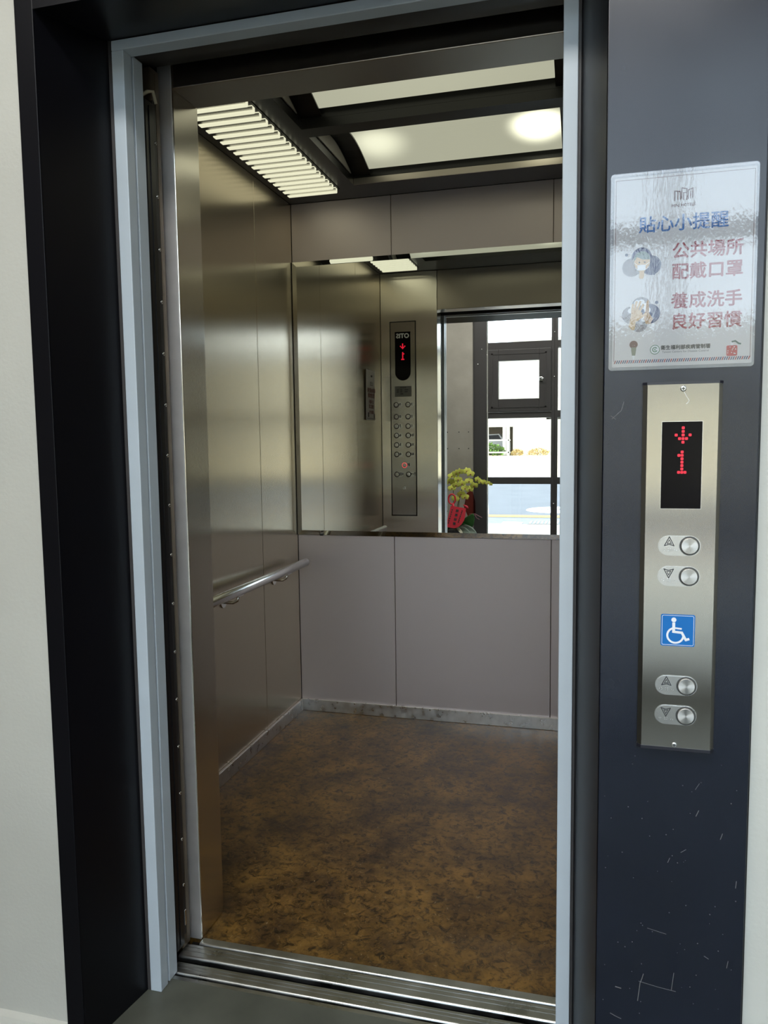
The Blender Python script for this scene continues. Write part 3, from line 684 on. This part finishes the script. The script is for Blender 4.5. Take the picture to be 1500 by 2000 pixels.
def call_button(z, up):
    g = MB(); g.poly(rrect(0.1035, 0.1675, z-0.0162, z+0.0162, 0.0161, 10), 'y', CF-0.0006, CF+0.0005); g.poly(rrect(0.1046, 0.1664, z-0.0151, z+0.0151, 0.0150, 10), 'y', CF-0.0014, CF-0.0006)
    o = g.build('button', button_metal, r, label='oval %s button plate' % ('up' if up else 'down'))
    g = MB(); g.lathe([(0.0152, 0), (0.0152, -0.0008)], (0.1507, CF-0.0014, z), 'y', 0, 32); g.build('ring', mat('ring_grey', (0.10, 0.10, 0.10), 0.4, metal=0.8), o)
    g = MB(); g.lathe([(0.0135, 0), (0.0132, -0.0025), (0.0122, -0.0034)], (0.1507, CF-0.0016, z), 'y', 0, 32)
    g.build('cap', CAPM, o)
    g = MB(); x = 0.1205; sgn = 1 if up else -1; c = z + 0.0055
    tri = [(x-0.0072, c-sgn*0.0058), (x, c+sgn*0.0085), (x+0.0072, c-sgn*0.0058), (x, c-sgn*0.0035)]
    g.stroke(tri + tri[:1], 0.0012, CF-0.0018, CF-0.0014); tri2 = [(x+(p[0]-x)*0.45, c+(p[1]-c)*0.45) for p in tri]; g.stroke(tri2 + tri2[:1], 0.0009, CF-0.0018, CF-0.0014)
    g.build('arrow', ink_dark, o)
    g = MB()
    for bx, bz in ((-0.010, -.0065), (-0.007, -.0055), (-0.007, -.0085), (-0.001, -.0055), (0.002, -.0055), (-0.001, -.0085), (0.002, -.0085), (0.008, -.0075), (0.011, -.008)):
        g.lathe([(0.001, 0), (0.0006, -0.0007)], (x+bx, CF-0.0014, z+bz), 'y', 0, 8)
    g.build('braille', chrome, o)
# radially turned button face
def turned():
    m, n, l, bb = newmat('turned_metal')
    bb.inputs['Metallic'].default_value = 1.0; bb.inputs['Base Color'].default_value = (0.58, 0.57, 0.55, 1); bb.inputs['Roughness'].default_value = 0.34
    bb.inputs['Anisotropic'].default_value = 0.92
    tg = n.new('ShaderNodeTangent'); tg.direction_type = 'RADIAL'; tg.axis = 'Y'; l.new(tg.outputs[0], bb.inputs['Tangent'])
    return m
CAPM = turned()
for z, up in ((1.1034, True), (1.0546, False), (0.8768, True), (0.8278, False)): call_button(z, up)
b = MB(); b.poly(rrect(0.1104, 0.1618, 0.9412, 0.9928, 0.003), 'y', CF-0.0006, CF+0.0003)
sg = b.build('accessibility_sign', sign_blue, r, label='blue square wheelchair sticker')
b = MB(); ya, yb = CF-0.0009, CF-0.0006
fr = rrect(0.1124, 0.1598, 0.9432, 0.9908, 0.002, 3); b.stroke(fr + fr[:1], 0.0006, ya, yb)
X0, Z0 = 0.1104, 0.9412; k_ = 0.0514
def W_(u, v): return (X0+u*k_, Z0+v*k_)
hx, hz = W_(0.38, 0.83); b.disc(hx, hz, 0.0038, ya, yb)
b.stroke([W_(0.38, 0.72), W_(0.38, 0.46)], 0.0044, ya, yb); b.stroke([W_(0.38, 0.575), W_(0.60, 0.555)], 0.0026, ya, yb)
b.stroke([W_(0.36, 0.455), W_(0.62, 0.435), W_(0.74, 0.21), W_(0.82, 0.24)], 0.0038, ya, yb)
b.stroke([W_(0.43+0.235*math.cos(math.radians(a)), 0.34+0.235*math.sin(math.radians(a))) for a in range(115, 372, 12)], 0.0030, ya, yb)
b.build('wheelchair_symbol', ink_white, sg)

# ------------------------------------------------------------------ laminated health notice on the charcoal panel
r = thing('laminated_notice', (0.132, FY, 1.38), 'shiny laminated white health notice with red lettering above the call station', 'notice')
PY = FY-0.0012
b = MB(); b.poly(rrect(0.0295, 0.2350, 1.3865, 1.6785, 0.002), 'y', PY, PY+0.001); pp = b.build('paper', paper, r)
b = MB(); b.poly(rrect(0.0245, 0.2382, 1.3815, 1.6842, 0.005), 'y', FY-0.0034, FY-0.0032); b.build('laminate', film, r)
b = MB(); b.poly(rrect(0.0245, 0.2382, 1.3815, 1.6842, 0.005), 'y', FY-0.0002, FY); b.build('backing_film', mat('film_grey', (0.30, 0.31, 0.34), 0.25), r)
g0, g1 = PY-0.0003, PY
def layer(k): return PY-0.0003*(k+1), PY-0.0003*k
def txt(name, body, size, x, z, m, bold, par=pp, sq=1.0, label=None):
    t = MB(); t.text(body, size, (x, PY-0.0002, z), XU, ZU, 0, bold, squeeze=sq); return t.build(name, m, par, label=label)
b = MB(); fr = [(0.0325, 1.3955), (0.0325, 1.6742), (0.2324, 1.6742), (0.2324, 1.3955)]; b.stroke(fr, 0.0006, g0, g1); b.build('border', ink_brown, pp)
b = MB(); n = 64
for k in range(n):
    x = 0.0325 + 0.2*k/n; b.poly([(x, 1.3922), (x+0.0016, 1.3922), (x+0.0036, 1.3972), (x+0.0020, 1.3972)], 'y', g0, g1, 0 if k % 3 else 1)
b.build('striped_edge', [ink_navy, ink_red], pp)
b = MB()                                       # three-block building mark
for x0, z0, x1, z1, w in ((.1192, 1.6375, .1192, 1.6515, .0016), (.1192, 1.6515, .1275, 1.6500, .0016), (.1275, 1.6500, .1275, 1.6385, .0016), (.1234, 1.6505, .1234, 1.638, .0012),
                          (.1290, 1.6555, .1290, 1.640, .0016), (.1290, 1.6555, .1365, 1.6535, .0016), (.1365, 1.6535, .1365, 1.6375, .0016), (.1320, 1.648, .1320, 1.6375, .0016), (.1320, 1.648, .1365, 1.648, .0012),
                          (.1385, 1.6515, .1385, 1.6385, .0016), (.1385, 1.6515, .1452, 1.6540, .0016), (.1452, 1.6540, .1452, 1.640, .0016), (.1418, 1.650, .1418, 1.639, .0012)):
    b.stroke([(x0, z0), (x1, z1)], w, g0, g1)
b.build('logo', ink_brown, pp)
txt('lettering', 'MINI HOTELS', 0.0058, 0.132, 1.6297, ink_brown, 0.0001)
txt('heading', '貼心小提醒', 0.0262, 0.1322, 1.6024, ink_blue, 0.0004)
for s_, z in (('公共場所', 1.5600), ('配戴口罩', 1.5285), ('養成洗手', 1.4840), ('良好習慣', 1.4522)):
    txt('red_lettering', s_, 0.0258, 0.1682, z, ink_red, 0.00055)
txt('lettering', '衛生福利部疾病管制署', 0.0073, 0.1394, 1.4142, ink_dark, 0.00025)
txt('lettering', 'Taiwan Centers for Disease Control', 0.0046, 0.1392, 1.4078, ink_grey, 0.00005)
b = MB(); b.disc(0.0943, 1.4121, 0.0073, g0, g1, 0, 28); b.disc(0.0943, 1.4121, 0.0064, *layer(1), 1, 28)
b.stroke(arc(0.0943, 1.4121, 0.0034, 40, 330, 14), 0.0012, *layer(2), 0); b.stroke(arc(0.0948, 1.4121, 0.0012, 60, 320, 8), 0.0008, *layer(2), 0)
b.build('round_emblem', [ink_green, ink_white], pp)
# masked person picture
def blob(bb, cs, mi, k):
    for x, z, q in cs: bb.disc(x, z, q, *layer(k), mi, 28)
b = MB()
blob(b, [(0.0575, 1.5410, 0.0142)], 1, 0); blob(b, [(0.0720, 1.5555, 0.0150)], 0, 0.2); blob(b, [(0.0865, 1.5425, 0.0148)], 0, 0.4)
b.poly([(0.0720, 1.5685), (0.0900, 1.5560), (0.0925, 1.5270), (0.0720, 1.5320)], 'y', *layer(0.6), 0)
b.poly([(0.0690, 1.5640), (0.0575, 1.5520), (0.0560, 1.5290), (0.0700, 1.5310)], 'y', *layer(0.1), 1)
b.disc(0.0496, 1.5606, 0.0023, g0, g1, 0, 16); b.build('picture_background', [ink_navy, ink_grey], pp)
b = MB()
b.poly([(0.0690, 1.5365), (0.0690, 1.5270)] + arc(0.0724, 1.5262, 0.0036, 180, 360, 8) + [(0.0762, 1.5270), (0.0762, 1.5365)], 'y', *layer(2), 0)
b.poly(arc(0.0728, 1.5510, 0.0118, 0, 180, 16) + [(0.0615, 1.5450), (0.0645, 1.5370)] + arc(0.0725, 1.5395, 0.0068, 200, 340, 10) + [(0.0805, 1.5370), (0.0845, 1.5450)], 'y', *layer(3), 0)
b.poly([(0.0845, 1.5515)] + arc(0.0728, 1.5522, 0.0122, 0, 180, 16) + [(0.0606, 1.5490), (0.0650, 1.5560), (0.0740, 1.5520)], 'y', *layer(4), 1)
b.disc(0.0688, 1.5475, 0.0011, *layer(4), 2, 10); b.disc(0.0768, 1.5475, 0.0011, *layer(4), 2, 10)
b.poly(rrect(0.0658, 0.0782, 1.5352, 1.5437, 0.002, 4), 'y', *layer(5), 3)
for p in (((0.0660, 1.5430), (0.0618, 1.5470)), ((0.0780, 1.5430), (0.0838, 1.5470)), ((0.0660, 1.5360), (0.0628, 1.5400)), ((0.0780, 1.5360), (0.0825, 1.5400))): b.stroke(p, 0.0006, *layer(4.5), 3)
b.build('masked_face', [ink_skin, ink_hair, ink_dark, ink_white], pp)
# hand washing picture
b = MB()
blob(b, [(0.0570, 1.4675, 0.0132), (0.0700, 1.4530, 0.0125)], 1, 0); blob(b, [(0.0725, 1.4795, 0.0150)], 1, 0.2); blob(b, [(0.0860, 1.4680, 0.0150)], 0, 0.4)
b.disc(0.0955, 1.4849, 0.0024, g0, g1, 0, 16); b.build('picture_background', [ink_navy, ink_grey], pp)
b = MB()
for x, z, q in ((0.0605, 1.4800, .0045), (0.0665, 1.4850, .0050), (0.0730, 1.4860, .0048), (0.0780, 1.4800, .0050), (0.0565, 1.4740, .0040), (0.0820, 1.4740, .0048), (0.0815, 1.4640, .0042), (0.0770, 1.4600, .0040)): b.disc(x, z, q, *layer(1.5), 0, 16)
b.build('soap_foam', ink_white, pp)
b = MB()
b.poly([(0.0800, 1.4860), (0.0825, 1.4900), (0.0842, 1.4880), (0.0842, 1.4700), (0.0905, 1.4600), (0.0865, 1.4525), (0.0800, 1.4525), (0.0770, 1.4610), (0.0790, 1.4720)], 'y', *layer(2), 1)
b.poly([(0.0545, 1.4500), (0.0570, 1.4650), (0.0580, 1.4740), (0.0690, 1.4745), (0.0745, 1.4700), (0.0740, 1.4620), (0.0650, 1.4560), (0.0630, 1.4440), (0.0590, 1.4440)], 'y', *layer(3), 0)
for a, c, w in (((0.0592, 1.4720), (0.0602, 1.4830), .0034), ((0.0625, 1.4720), (0.0655, 1.4868), .0036), ((0.0660, 1.4720), (0.0712, 1.4870), .0036), ((0.0695, 1.4700), (0.0752, 1.4820), .0034), ((0.0725, 1.4630), (0.0790, 1.4680), .0036)):
    b.stroke([a, c], w, *layer(3.2), 0); b.disc(c[0], c[1], w/2, *layer(3.2), 0, 10)
b.build('washing_hands', [ink_skin, ink_skin_deep], pp)
b = MB(); b.disc(0.0622, 1.4212, 0.0062, g0, g1, 1, 20); b.poly([(0.0585, 1.4170), (0.0663, 1.4170), (0.0660, 1.4110), (0.0648, 1.4040), (0.0600, 1.4040), (0.0588, 1.4110)], 'y', *layer(1), 0); b.poly([(0.0604, 1.4040), (0.0642, 1.4040), (0.0628, 1.3975), (0.0618, 1.3975)], 'y', *layer(1), 2)
b.build('small_picture', [mat('ink_olive', (0.22, 0.24, 0.17), 0.6), ink_brown, ink_white], pp)
b = MB(); b.poly(rrect(0.1988, 0.2142, 1.3980, 1.4140, 0.002, 3), 'y', g0, g1, 0); b.box(0.2045, 0.2085, g0, g1, 1.4140, 1.4195, 1); b.stroke([(0.2065, 1.4195), (0.2110, 1.4205), (0.2160, 1.4165), (0.2185, 1.4160)], 0.0024, *layer(1), 2)
random.seed(5)
for k in range(12): b.disc(random.uniform(.2005, .2125), random.uniform(1.4, 1.4125), 0.0008, *layer(1), 1, 8)
b.build('soap_bottle_picture', [mat('ink_bright_red', (0.55, 0.05, 0.06), 0.6), ink_white, ink_hair], pp)

# ------------------------------------------------------------------ orchid by the street window (seen in the mirror)
b = MB(); b.box(-1.56, -1.19, -1.22, -0.74, 0.20, 0.235, 0, 0.004, 2)
st = thing('plant_stand', (-1.38, -0.98, 0), 'low dark stand under the orchid, hidden by the mirror edge', 'stand')
b.build('top', win_frame, st)
for x in (-1.54, -1.21):
    for y in (-1.2, -0.76):
        g = MB(); g.box(x-0.015, x+0.015, y-0.015, y+0.015, 0, 0.20); g.build('leg', win_frame, st)
r = thing('potted_orchid', (-1.31, -1.0, 0.236), 'yellow-green orchid in a black pot with a red card, seen in the mirror', 'plant')
b = MB(); b.lathe([(0.07, 0.236), (0.10, 0.25), (0.125, 0.345), (0.132, 0.375), (0.126, 0.378), (0.118, 0.36)], (-1.36, -1.0, 0), 'z', 0, 28); b.build('pot', mat('black_ceramic', (0.012, 0.012, 0.014), 0.15), r)
b = MB(); b.lathe([(0.117, 0.35), (0.117, 0.366), (0.05, 0.372)], (-1.36, -1.0, 0), 'z', 0, 20); b.build('moss', mat('dark_moss', (0.02, 0.022, 0.015), 0.9, bump=0.6, bscale=80), r)
leaf_g = mat('leaf_green', (0.035, 0.14, 0.03), 0.35, var=0.2, vscale=8); leaf_p = mat('leaf_grey_green', (0.34, 0.42, 0.36), 0.35, var=0.3, vscale=12); leaf_w = mat('leaf_cream', (0.72, 0.70, 0.55), 0.4)
def leaf(pts, w, m, up=Vector((0, 1, 0))):
    pts = [Vector(p) for p in pts]; n = 12; g = MB(); rows = []
    for k in range(n+1):
        t = k/n; a = (1-t)**2*pts[0] + 2*t*(1-t)*pts[1] + t*t*pts[2]; d = (2*(1-t)*(pts[1]-pts[0]) + 2*t*(pts[2]-pts[1])).normalized()
        sd = d.cross(up).normalized(); ww = w*(math.sin(math.pi*min(1, 0.12+0.88*t))**0.7 if t < 1 else 0.02)
        nn = sd.cross(d)
        rows.append([a - sd*ww + nn*ww*.25, a - sd*ww*.5 + nn*ww*.06, a, a + sd*ww*.5 + nn*ww*.06, a + sd*ww + nn*ww*.25])
    g.sheet(rows); o = g.build('leaf', m, r, recalc=False)
    md = o.modifiers.new('thick', 'SOLIDIFY'); md.thickness = 0.002
leaf([(-1.27, -.98, .375), (-1.19, -.95, .42), (-1.135, -.93, .545)], 0.062, leaf_g)
leaf([(-1.29, -.97, .375), (-1.25, -.93, .40), (-1.19, -.90, .43)], 0.05, leaf_g)
leaf([(-1.28, -.96, .385), (-1.18, -.88, .42), (-1.085, -.84, .345)], 0.038, leaf_p)
leaf([(-1.29, -.94, .38), (-1.22, -.86, .41), (-1.14, -.82, .335)], 0.03, leaf_p)
leaf([(-1.30, -.93, .385), (-1.27, -.84, .41), (-1.215, -.80, .34)], 0.016, leaf_w)
leaf([(-1.40, -1.02, .37), (-1.48, -1.0, .45), (-1.56, -1.0, .42)], 0.05, leaf_g)
stem_m = mat('stem_green', (0.10, 0.13, 0.04), 0.5)
for pts in ([(-1.34, -1.0, .37), (-1.345, -.99, .60), (-1.34, -.98, .82), (-1.28, -.97, .94), (-1.20, -.96, .965)], [(-1.33, -1.0, .37), (-1.30, -1.0, .65), (-1.22, -.99, .86), (-1.10, -.98, .89), (-.98, -.97, .85)], [(-1.32, -.99, .37), (-1.29, -.97, .60), (-1.27, -.96, .72), (-1.21, -.95, .71)]):
    g = MB(); P = [Vector(p) for p in pts]; sm = []
    for i in range(len(P)-1):
        p0, p1, p2, p3 = P[max(i-1, 0)], P[i], P[i+1], P[min(i+2, len(P)-1)]
        for k in range(5):
            t = k/5; sm.append(0.5*((2*p1)+(p2-p0)*t+(2*p0-5*p1+4*p2-p3)*t*t+(3*p1-p0-3*p2+p3)*t**3))
    sm.append(P[-1]); g.tube(sm, 0.0035, 0, 8); g.build('stem', stem_m, r)
petal_m = mat('petal_yellow_green', (0.60, 0.62, 0.10), 0.55, var=0.10, vscale=30); lip_m = mat('lip_maroon', (0.30, 0.05, 0.07), 0.5)
random.seed(11)
def flower(x, z, q, side=0.0):
    y = -0.93 + random.uniform(-0.03, 0.04)
    nrm = Vector((0.15+side+random.uniform(-.35, .35), 1, 0.10+random.uniform(-.35, .2))).normalized()
    ux = Vector((0, 0, 1)).cross(nrm).normalized(); uz = nrm.cross(ux); c = Vector((x, y, z)); g = MB(); roll = random.uniform(-.25, .25)
    for ang, ln, wd in ((90, .9, .30), (210, .9, .30), (330, .9, .30), (15, 1.0, .50), (165, 1.0, .50)):
        a = math.radians(ang)+roll; d = ux*math.cos(a)+uz*math.sin(a); sd = nrm.cross(d); rows = []
        for k in range(6):
            t = k/5; w = wd*q*(math.sin(math.pi*(0.10+0.86*t))**0.6); cu = nrm*(0.18*q*t - 0.30*q*t*t) + nrm*(0.002 if ang in (15, 165) else 0)
            rows.append([c+d*ln*q*t+cu-sd*w - nrm*w*.12, c+d*ln*q*t+cu+nrm*w*.06, c+d*ln*q*t+cu+sd*w - nrm*w*.12])
        g.sheet(rows, 0)
    f0 = len(g.bm.faces)
    g.lathe([(0.001, 0), (0.10*q, 0.08*q), (0.16*q, 0.2*q), (0.07*q, 0.34*q)], c-Vector((0, 0, .10*q)), 'y', 1, 8)
    o = g.build('flower', [petal_m, lip_m], r, recalc=False)
FL = [(-1.349, .92), (-1.305, .945), (-1.268, .961), (-1.201, .969), (-1.155, .943), (-1.381, .862), (-1.336, .85), (-1.285, .885), (-1.245, .844), (-1.169, .871), (-1.128, .822), (-1.345, .799), (-1.30, .83), (-1.21, .80), (-1.175, .785), (-1.319, .692), (-1.26, .737), (-1.215, .712), (-1.46, .88), (-1.45, .79)]
for x, z in FL: flower(x, z, 0.043)
for x, z, q in ((-1.085, .885, .040), (-1.062, .862, .036), (-1.027, .854, .034), (-.985, .85, .028), (-.962, .835, .022)): flower(x, z, q, 0.8)
# gift card, ribbon and ornaments
card_m = mat('card_red', (0.62, 0.022, 0.045), 0.4)
def cyp(x, z): return -0.845 + (z-0.5)*-0.15
b = MB()
ol = [(-1.350, .626), (-1.198, .603), (-1.203, .53), (-1.214, .485), (-1.238, .445), (-1.270, .418), (-1.305, .405), (-1.397, .416)]
A = [b.bm.verts.new((x, cyp(x, z), z)) for x, z in ol]; B = [b.bm.verts.new((x, cyp(x, z)-0.003, z)) for x, z in ol]
b.bm.faces.new(A[::-1]); b.bm.faces.new(B)
for i in range(len(ol)): j = (i+1) % len(ol); b.bm.faces.new((A[i], A[j], B[j], B[i]))
card = b.build('gift_card', card_m, r, label='red congratulation card with black lettering')
t = MB(); Ux = Vector((-0.99, 0, 0.12)).normalized(); Vx = Vector((0.16, -0.15, 0.97)).normalized()
def ct(body, size, x, z, bold): t.text(body, size, (x, cyp(x, z)+0.0015, z), Ux, Vx, 0, bold)
for k, ch in enumerate('開幕誌慶'): ct(ch, 0.030, -1.285-0.009*k, 0.575-0.042*k, 0.001)
for k, ch in enumerate('祝賀生意興隆敬'): ct(ch, 0.0145, -1.235-0.006*k, 0.575-0.018*k, 0.0006); ct(ch, 0.0155, -1.335-0.006*k, 0.585-0.0215*k, 0.0006)
t.build('lettering', ink_dark, card)
b = MB(); rb = []
for k in range(21):
    a = 2*math.pi*k/20; rb.append((-1.345+0.035*math.cos(a), -0.90, 0.69+0.05*math.sin(a)))
b.tube(rb, 0.008, 0, 8, False); b.tube([(-1.335, -.89, .645), (-1.32, -.87, .60)], 0.012, 0, 8); b.tube([(-1.23, -.90, .635), (-1.195, -.89, .615), (-1.18, -.89, .60)], [0.004, 0.014, 0.006], 0, 10)
b.build('ribbon', card_m, r, label='red ribbon bow')
b = MB(); random.seed(4)
for k in range(14):
    b.lathe([(0.002, -.014), (0.012, -.007), (0.014, 0), (0.010, .009), (0.002, .014)], (random.uniform(-1.47, -1.395), -0.89+random.uniform(-.03, .03), random.uniform(.47, .63)), 'z', 0, 8)
b.build('gold_ornament', mat('gold_foil', (0.75, 0.42, 0.06), 0.25, metal=1.0), r, label='crumpled gold ornaments')
b = MB(); b.lathe([(0.002, -.03), (0.02, -.02), (0.026, 0), (0.018, .022), (0.002, .03)], (-1.43, -.90, .665), 'z', 0, 14); b.build('white_ornament', white_paint, r)
b = MB()
for k, (z0, x1, z1) in enumerate(((.56, -1.05, .505), (.55, -1.075, .485))):
    b.tube([(-1.18, -.96, z0-.02), (-1.12, -.95, z0-.02), (x1-.03, -.94, z1+.015), (x1, -.94, z1)], 0.0022, 0, 6)
b.build('twig', mat('twig_pink', (0.40, 0.16, 0.19), 0.5), r)
b = MB(); b.poly([(-1.22, .74), (-1.165, .78), (-1.135, .66), (-1.13, .52), (-1.20, .48), (-1.25, .60)], 'y', -1.06, -1.056); b.build('gauze', clear('red_gauze', (0.62, 0.30, 0.28), 0.3, 1.1), r, label='sheer red gauze wrap')

# ------------------------------------------------------------------ street outside (seen in the mirror)
pave = mat('pale_paving', (0.25, 0.235, 0.20), 0.8, var=0.06, vscale=2); asph = mat('asphalt', (0.075, 0.078, 0.085), 0.85, var=0.12, vscale=1.5)
gutter_m = mat('gutter_concrete', (0.12, 0.13, 0.13), 0.8, var=0.2, vscale=9); yellow = mat('road_yellow', (0.36, 0.18, 0.03), 0.7)
b = MB(); b.box(-60, 60, -5.25, -1.46, -0.2, -0.02); tag(b.build('pavement', pave), 'sunlit pale pavement outside the street windows', 'pavement', kind='structure')
b = MB(); b.box(-60, 60, -6.22, -5.25, -0.2, -0.025); tag(b.build('gutter', gutter_m), 'grey concrete gutter between pavement and road', 'gutter', kind='structure')
b = MB(); b.box(-60, 60, -18.5, -6.22, -0.2, -0.03); tag(b.build('road', asph), 'grey asphalt road with a yellow edge line', 'road', kind='structure')
b = MB(); b.box(-60, 60, -6.78, -6.42, -0.03, -0.026); tag(b.build('road_marking', yellow), 'yellow line painted along the road edge', 'road marking', kind='structure')
b = MB(); b.box(-90, 90, -75, -18.5, -0.2, -0.02); tag(b.build('far_pavement', mat('sunlit_yard', (0.36, 0.30, 0.19), 0.8, var=0.05, vscale=1)), 'bright sunlit yard beyond the road', 'ground', kind='structure')
b = MB(); b.lathe([(0.62, -0.029), (0.60, -0.015), (0.50, -0.013)], (-0.55, -7.8, 0), 'z', 0, 32)
for k in range(7): b.box(-0.9+0.11*k, -0.86+0.11*k, -7.95, -7.65, -0.0132, -0.010, 1)
tag(b.build('manhole_cover', [mat('pale_iron', (0.62, 0.63, 0.64), 0.6), gutter_m]), 'pale round manhole cover in the asphalt road', 'manhole cover')
r = thing('drain_grate', (-0.70, -5.5, -0.03), 'slotted drain grate in the gutter', 'drain grate')
b = MB(); b.box(-0.95, -0.45, -5.72, -5.28, -0.027, -0.018); b.build('frame', gutter_m, r)
for k in range(8):
    g = MB(); g.box(-0.92+0.058*k, -0.89+0.058*k, -5.70, -5.30, -0.018, -0.012); g.build('bar', pave, r)
b = MB(); b.box(-1.34, -1.03, -5.50, -5.22, -0.0255, -0.012, 0, 0.004, 1); tag(b.build('kerb_ramp', mat('white_concrete', (0.8, 0.8, 0.78), 0.7)), 'white concrete block lying at the pavement edge', 'block')
shed_w = mat('white_render', (0.32, 0.305, 0.26), 0.7)
r = thing('neighbour_building', (6, -62, 0), 'long white building wall across the street', 'building')
b = MB(); b.box(-6.3, 60, -64, -58, -0.02, 9.5); b.build('wall', shed_w, r)
b = MB(); b.box(-3.6, -2.0, -58.2, -58, 2.9, 3.1); b.build('canopy', mat('cream_panel', (0.7, 0.62, 0.4), 0.6), r)
r = thing('open_shed', (-10, -60, 0), 'pale open-sided shed beside the white building', 'shed')
b = MB(); b.box(-40, -6.305, -66, -58, 2.35, 9.2); b.build('roof_band', shed_w, r)
b = MB(); b.box(-40, -6.45, -66, -65, -0.02, 2.35); b.build('back_wall', mat('tan_wall', (0.2, 0.16, 0.11), 0.8), r)
for x in (-6.7, -7.0): g = MB(); g.box(x-.14, x+.14, -58.4, -58, -0.02, 2.35); g.build('post', shed_w, r)
r = thing('parked_car', (-8.3, -61, 0), 'car parked inside the open shed', 'car')
b = MB(); b.poly([(-9.8, 0.35), (-9.8, 1.0), (-9.2, 1.15), (-8.7, 1.75), (-7.7, 1.8), (-7.2, 1.2), (-6.9, 1.1), (-6.9, 0.35)], 'y', -62, -60.2); b.build('body', mat('grey_car_paint', (0.35, 0.35, 0.36), 0.3), r)
b = MB(); b.poly([(-8.95, 1.2), (-8.6, 1.68), (-7.75, 1.72), (-7.4, 1.2)], 'y', -60.2, -60.18); b.build('windscreen', display_black, r)
for x in (-9.3, -7.4): g = MB(); g.lathe([(0.33, -60.1), (0.33, -60.3)], (x, 0, 0.33), 'y', 0, 18); g.build('wheel', rubber, r)
r = thing('street_fence', (-12, -57, 0), 'pale rail fence in front of the shed', 'fence')
for z in (1.25, 0.25):
    g = MB(); g.box(-40, -6.4, -57.1, -57.0, z-0.05, z+0.07); g.build('rail', shed_w, r)
for k in range(6): g = MB(); g.box(-6.6-2.4*k, -6.5-2.4*k, -57.1, -57.0, -0.02, 1.3); g.build('post', shed_w, r)
bush_m = mat('bush_green', (0.10, 0.19, 0.03), 0.7, var=0.5, vscale=3)
def bush(name, x, y, w, h, label, m):
    random.seed(int(abs(x*10))); g = MB()
    for k in range(260):
        c = Vector((x+random.uniform(-w, w)*0.9, y+random.uniform(-.12, .12), 0)); c.z = h*(1-((c.x-x)/w)**2*0.6)*random.random()
        d = Vector((random.uniform(-1, 1), random.uniform(-.2, .5), random.uniform(-.2, 1))).normalized()*h*0.28; sd = d.orthogonal().normalized()*h*0.08
        q = [g.bm.verts.new(p) for p in (c, c+d*.5+sd, c+d, c+d*.5-sd)]; g.bm.faces.new(q)
    tag(g.build(name, m), label, 'bush')
bush('shrub', -8.2, -57.5, 1.3, 0.95, 'sunlit green shrub behind the rail fence', bush_m)
bush('shrub', -5.9, -57.5, 0.5, 0.5, 'small dry shrub at the corner of the white building', mat('dry_grass', (0.5, 0.36, 0.14), 0.8, var=0.3))
bush('shrub', -4.2, -57.5, 0.9, 0.55, 'ochre weeds along the white wall', MATS['dry_grass'])
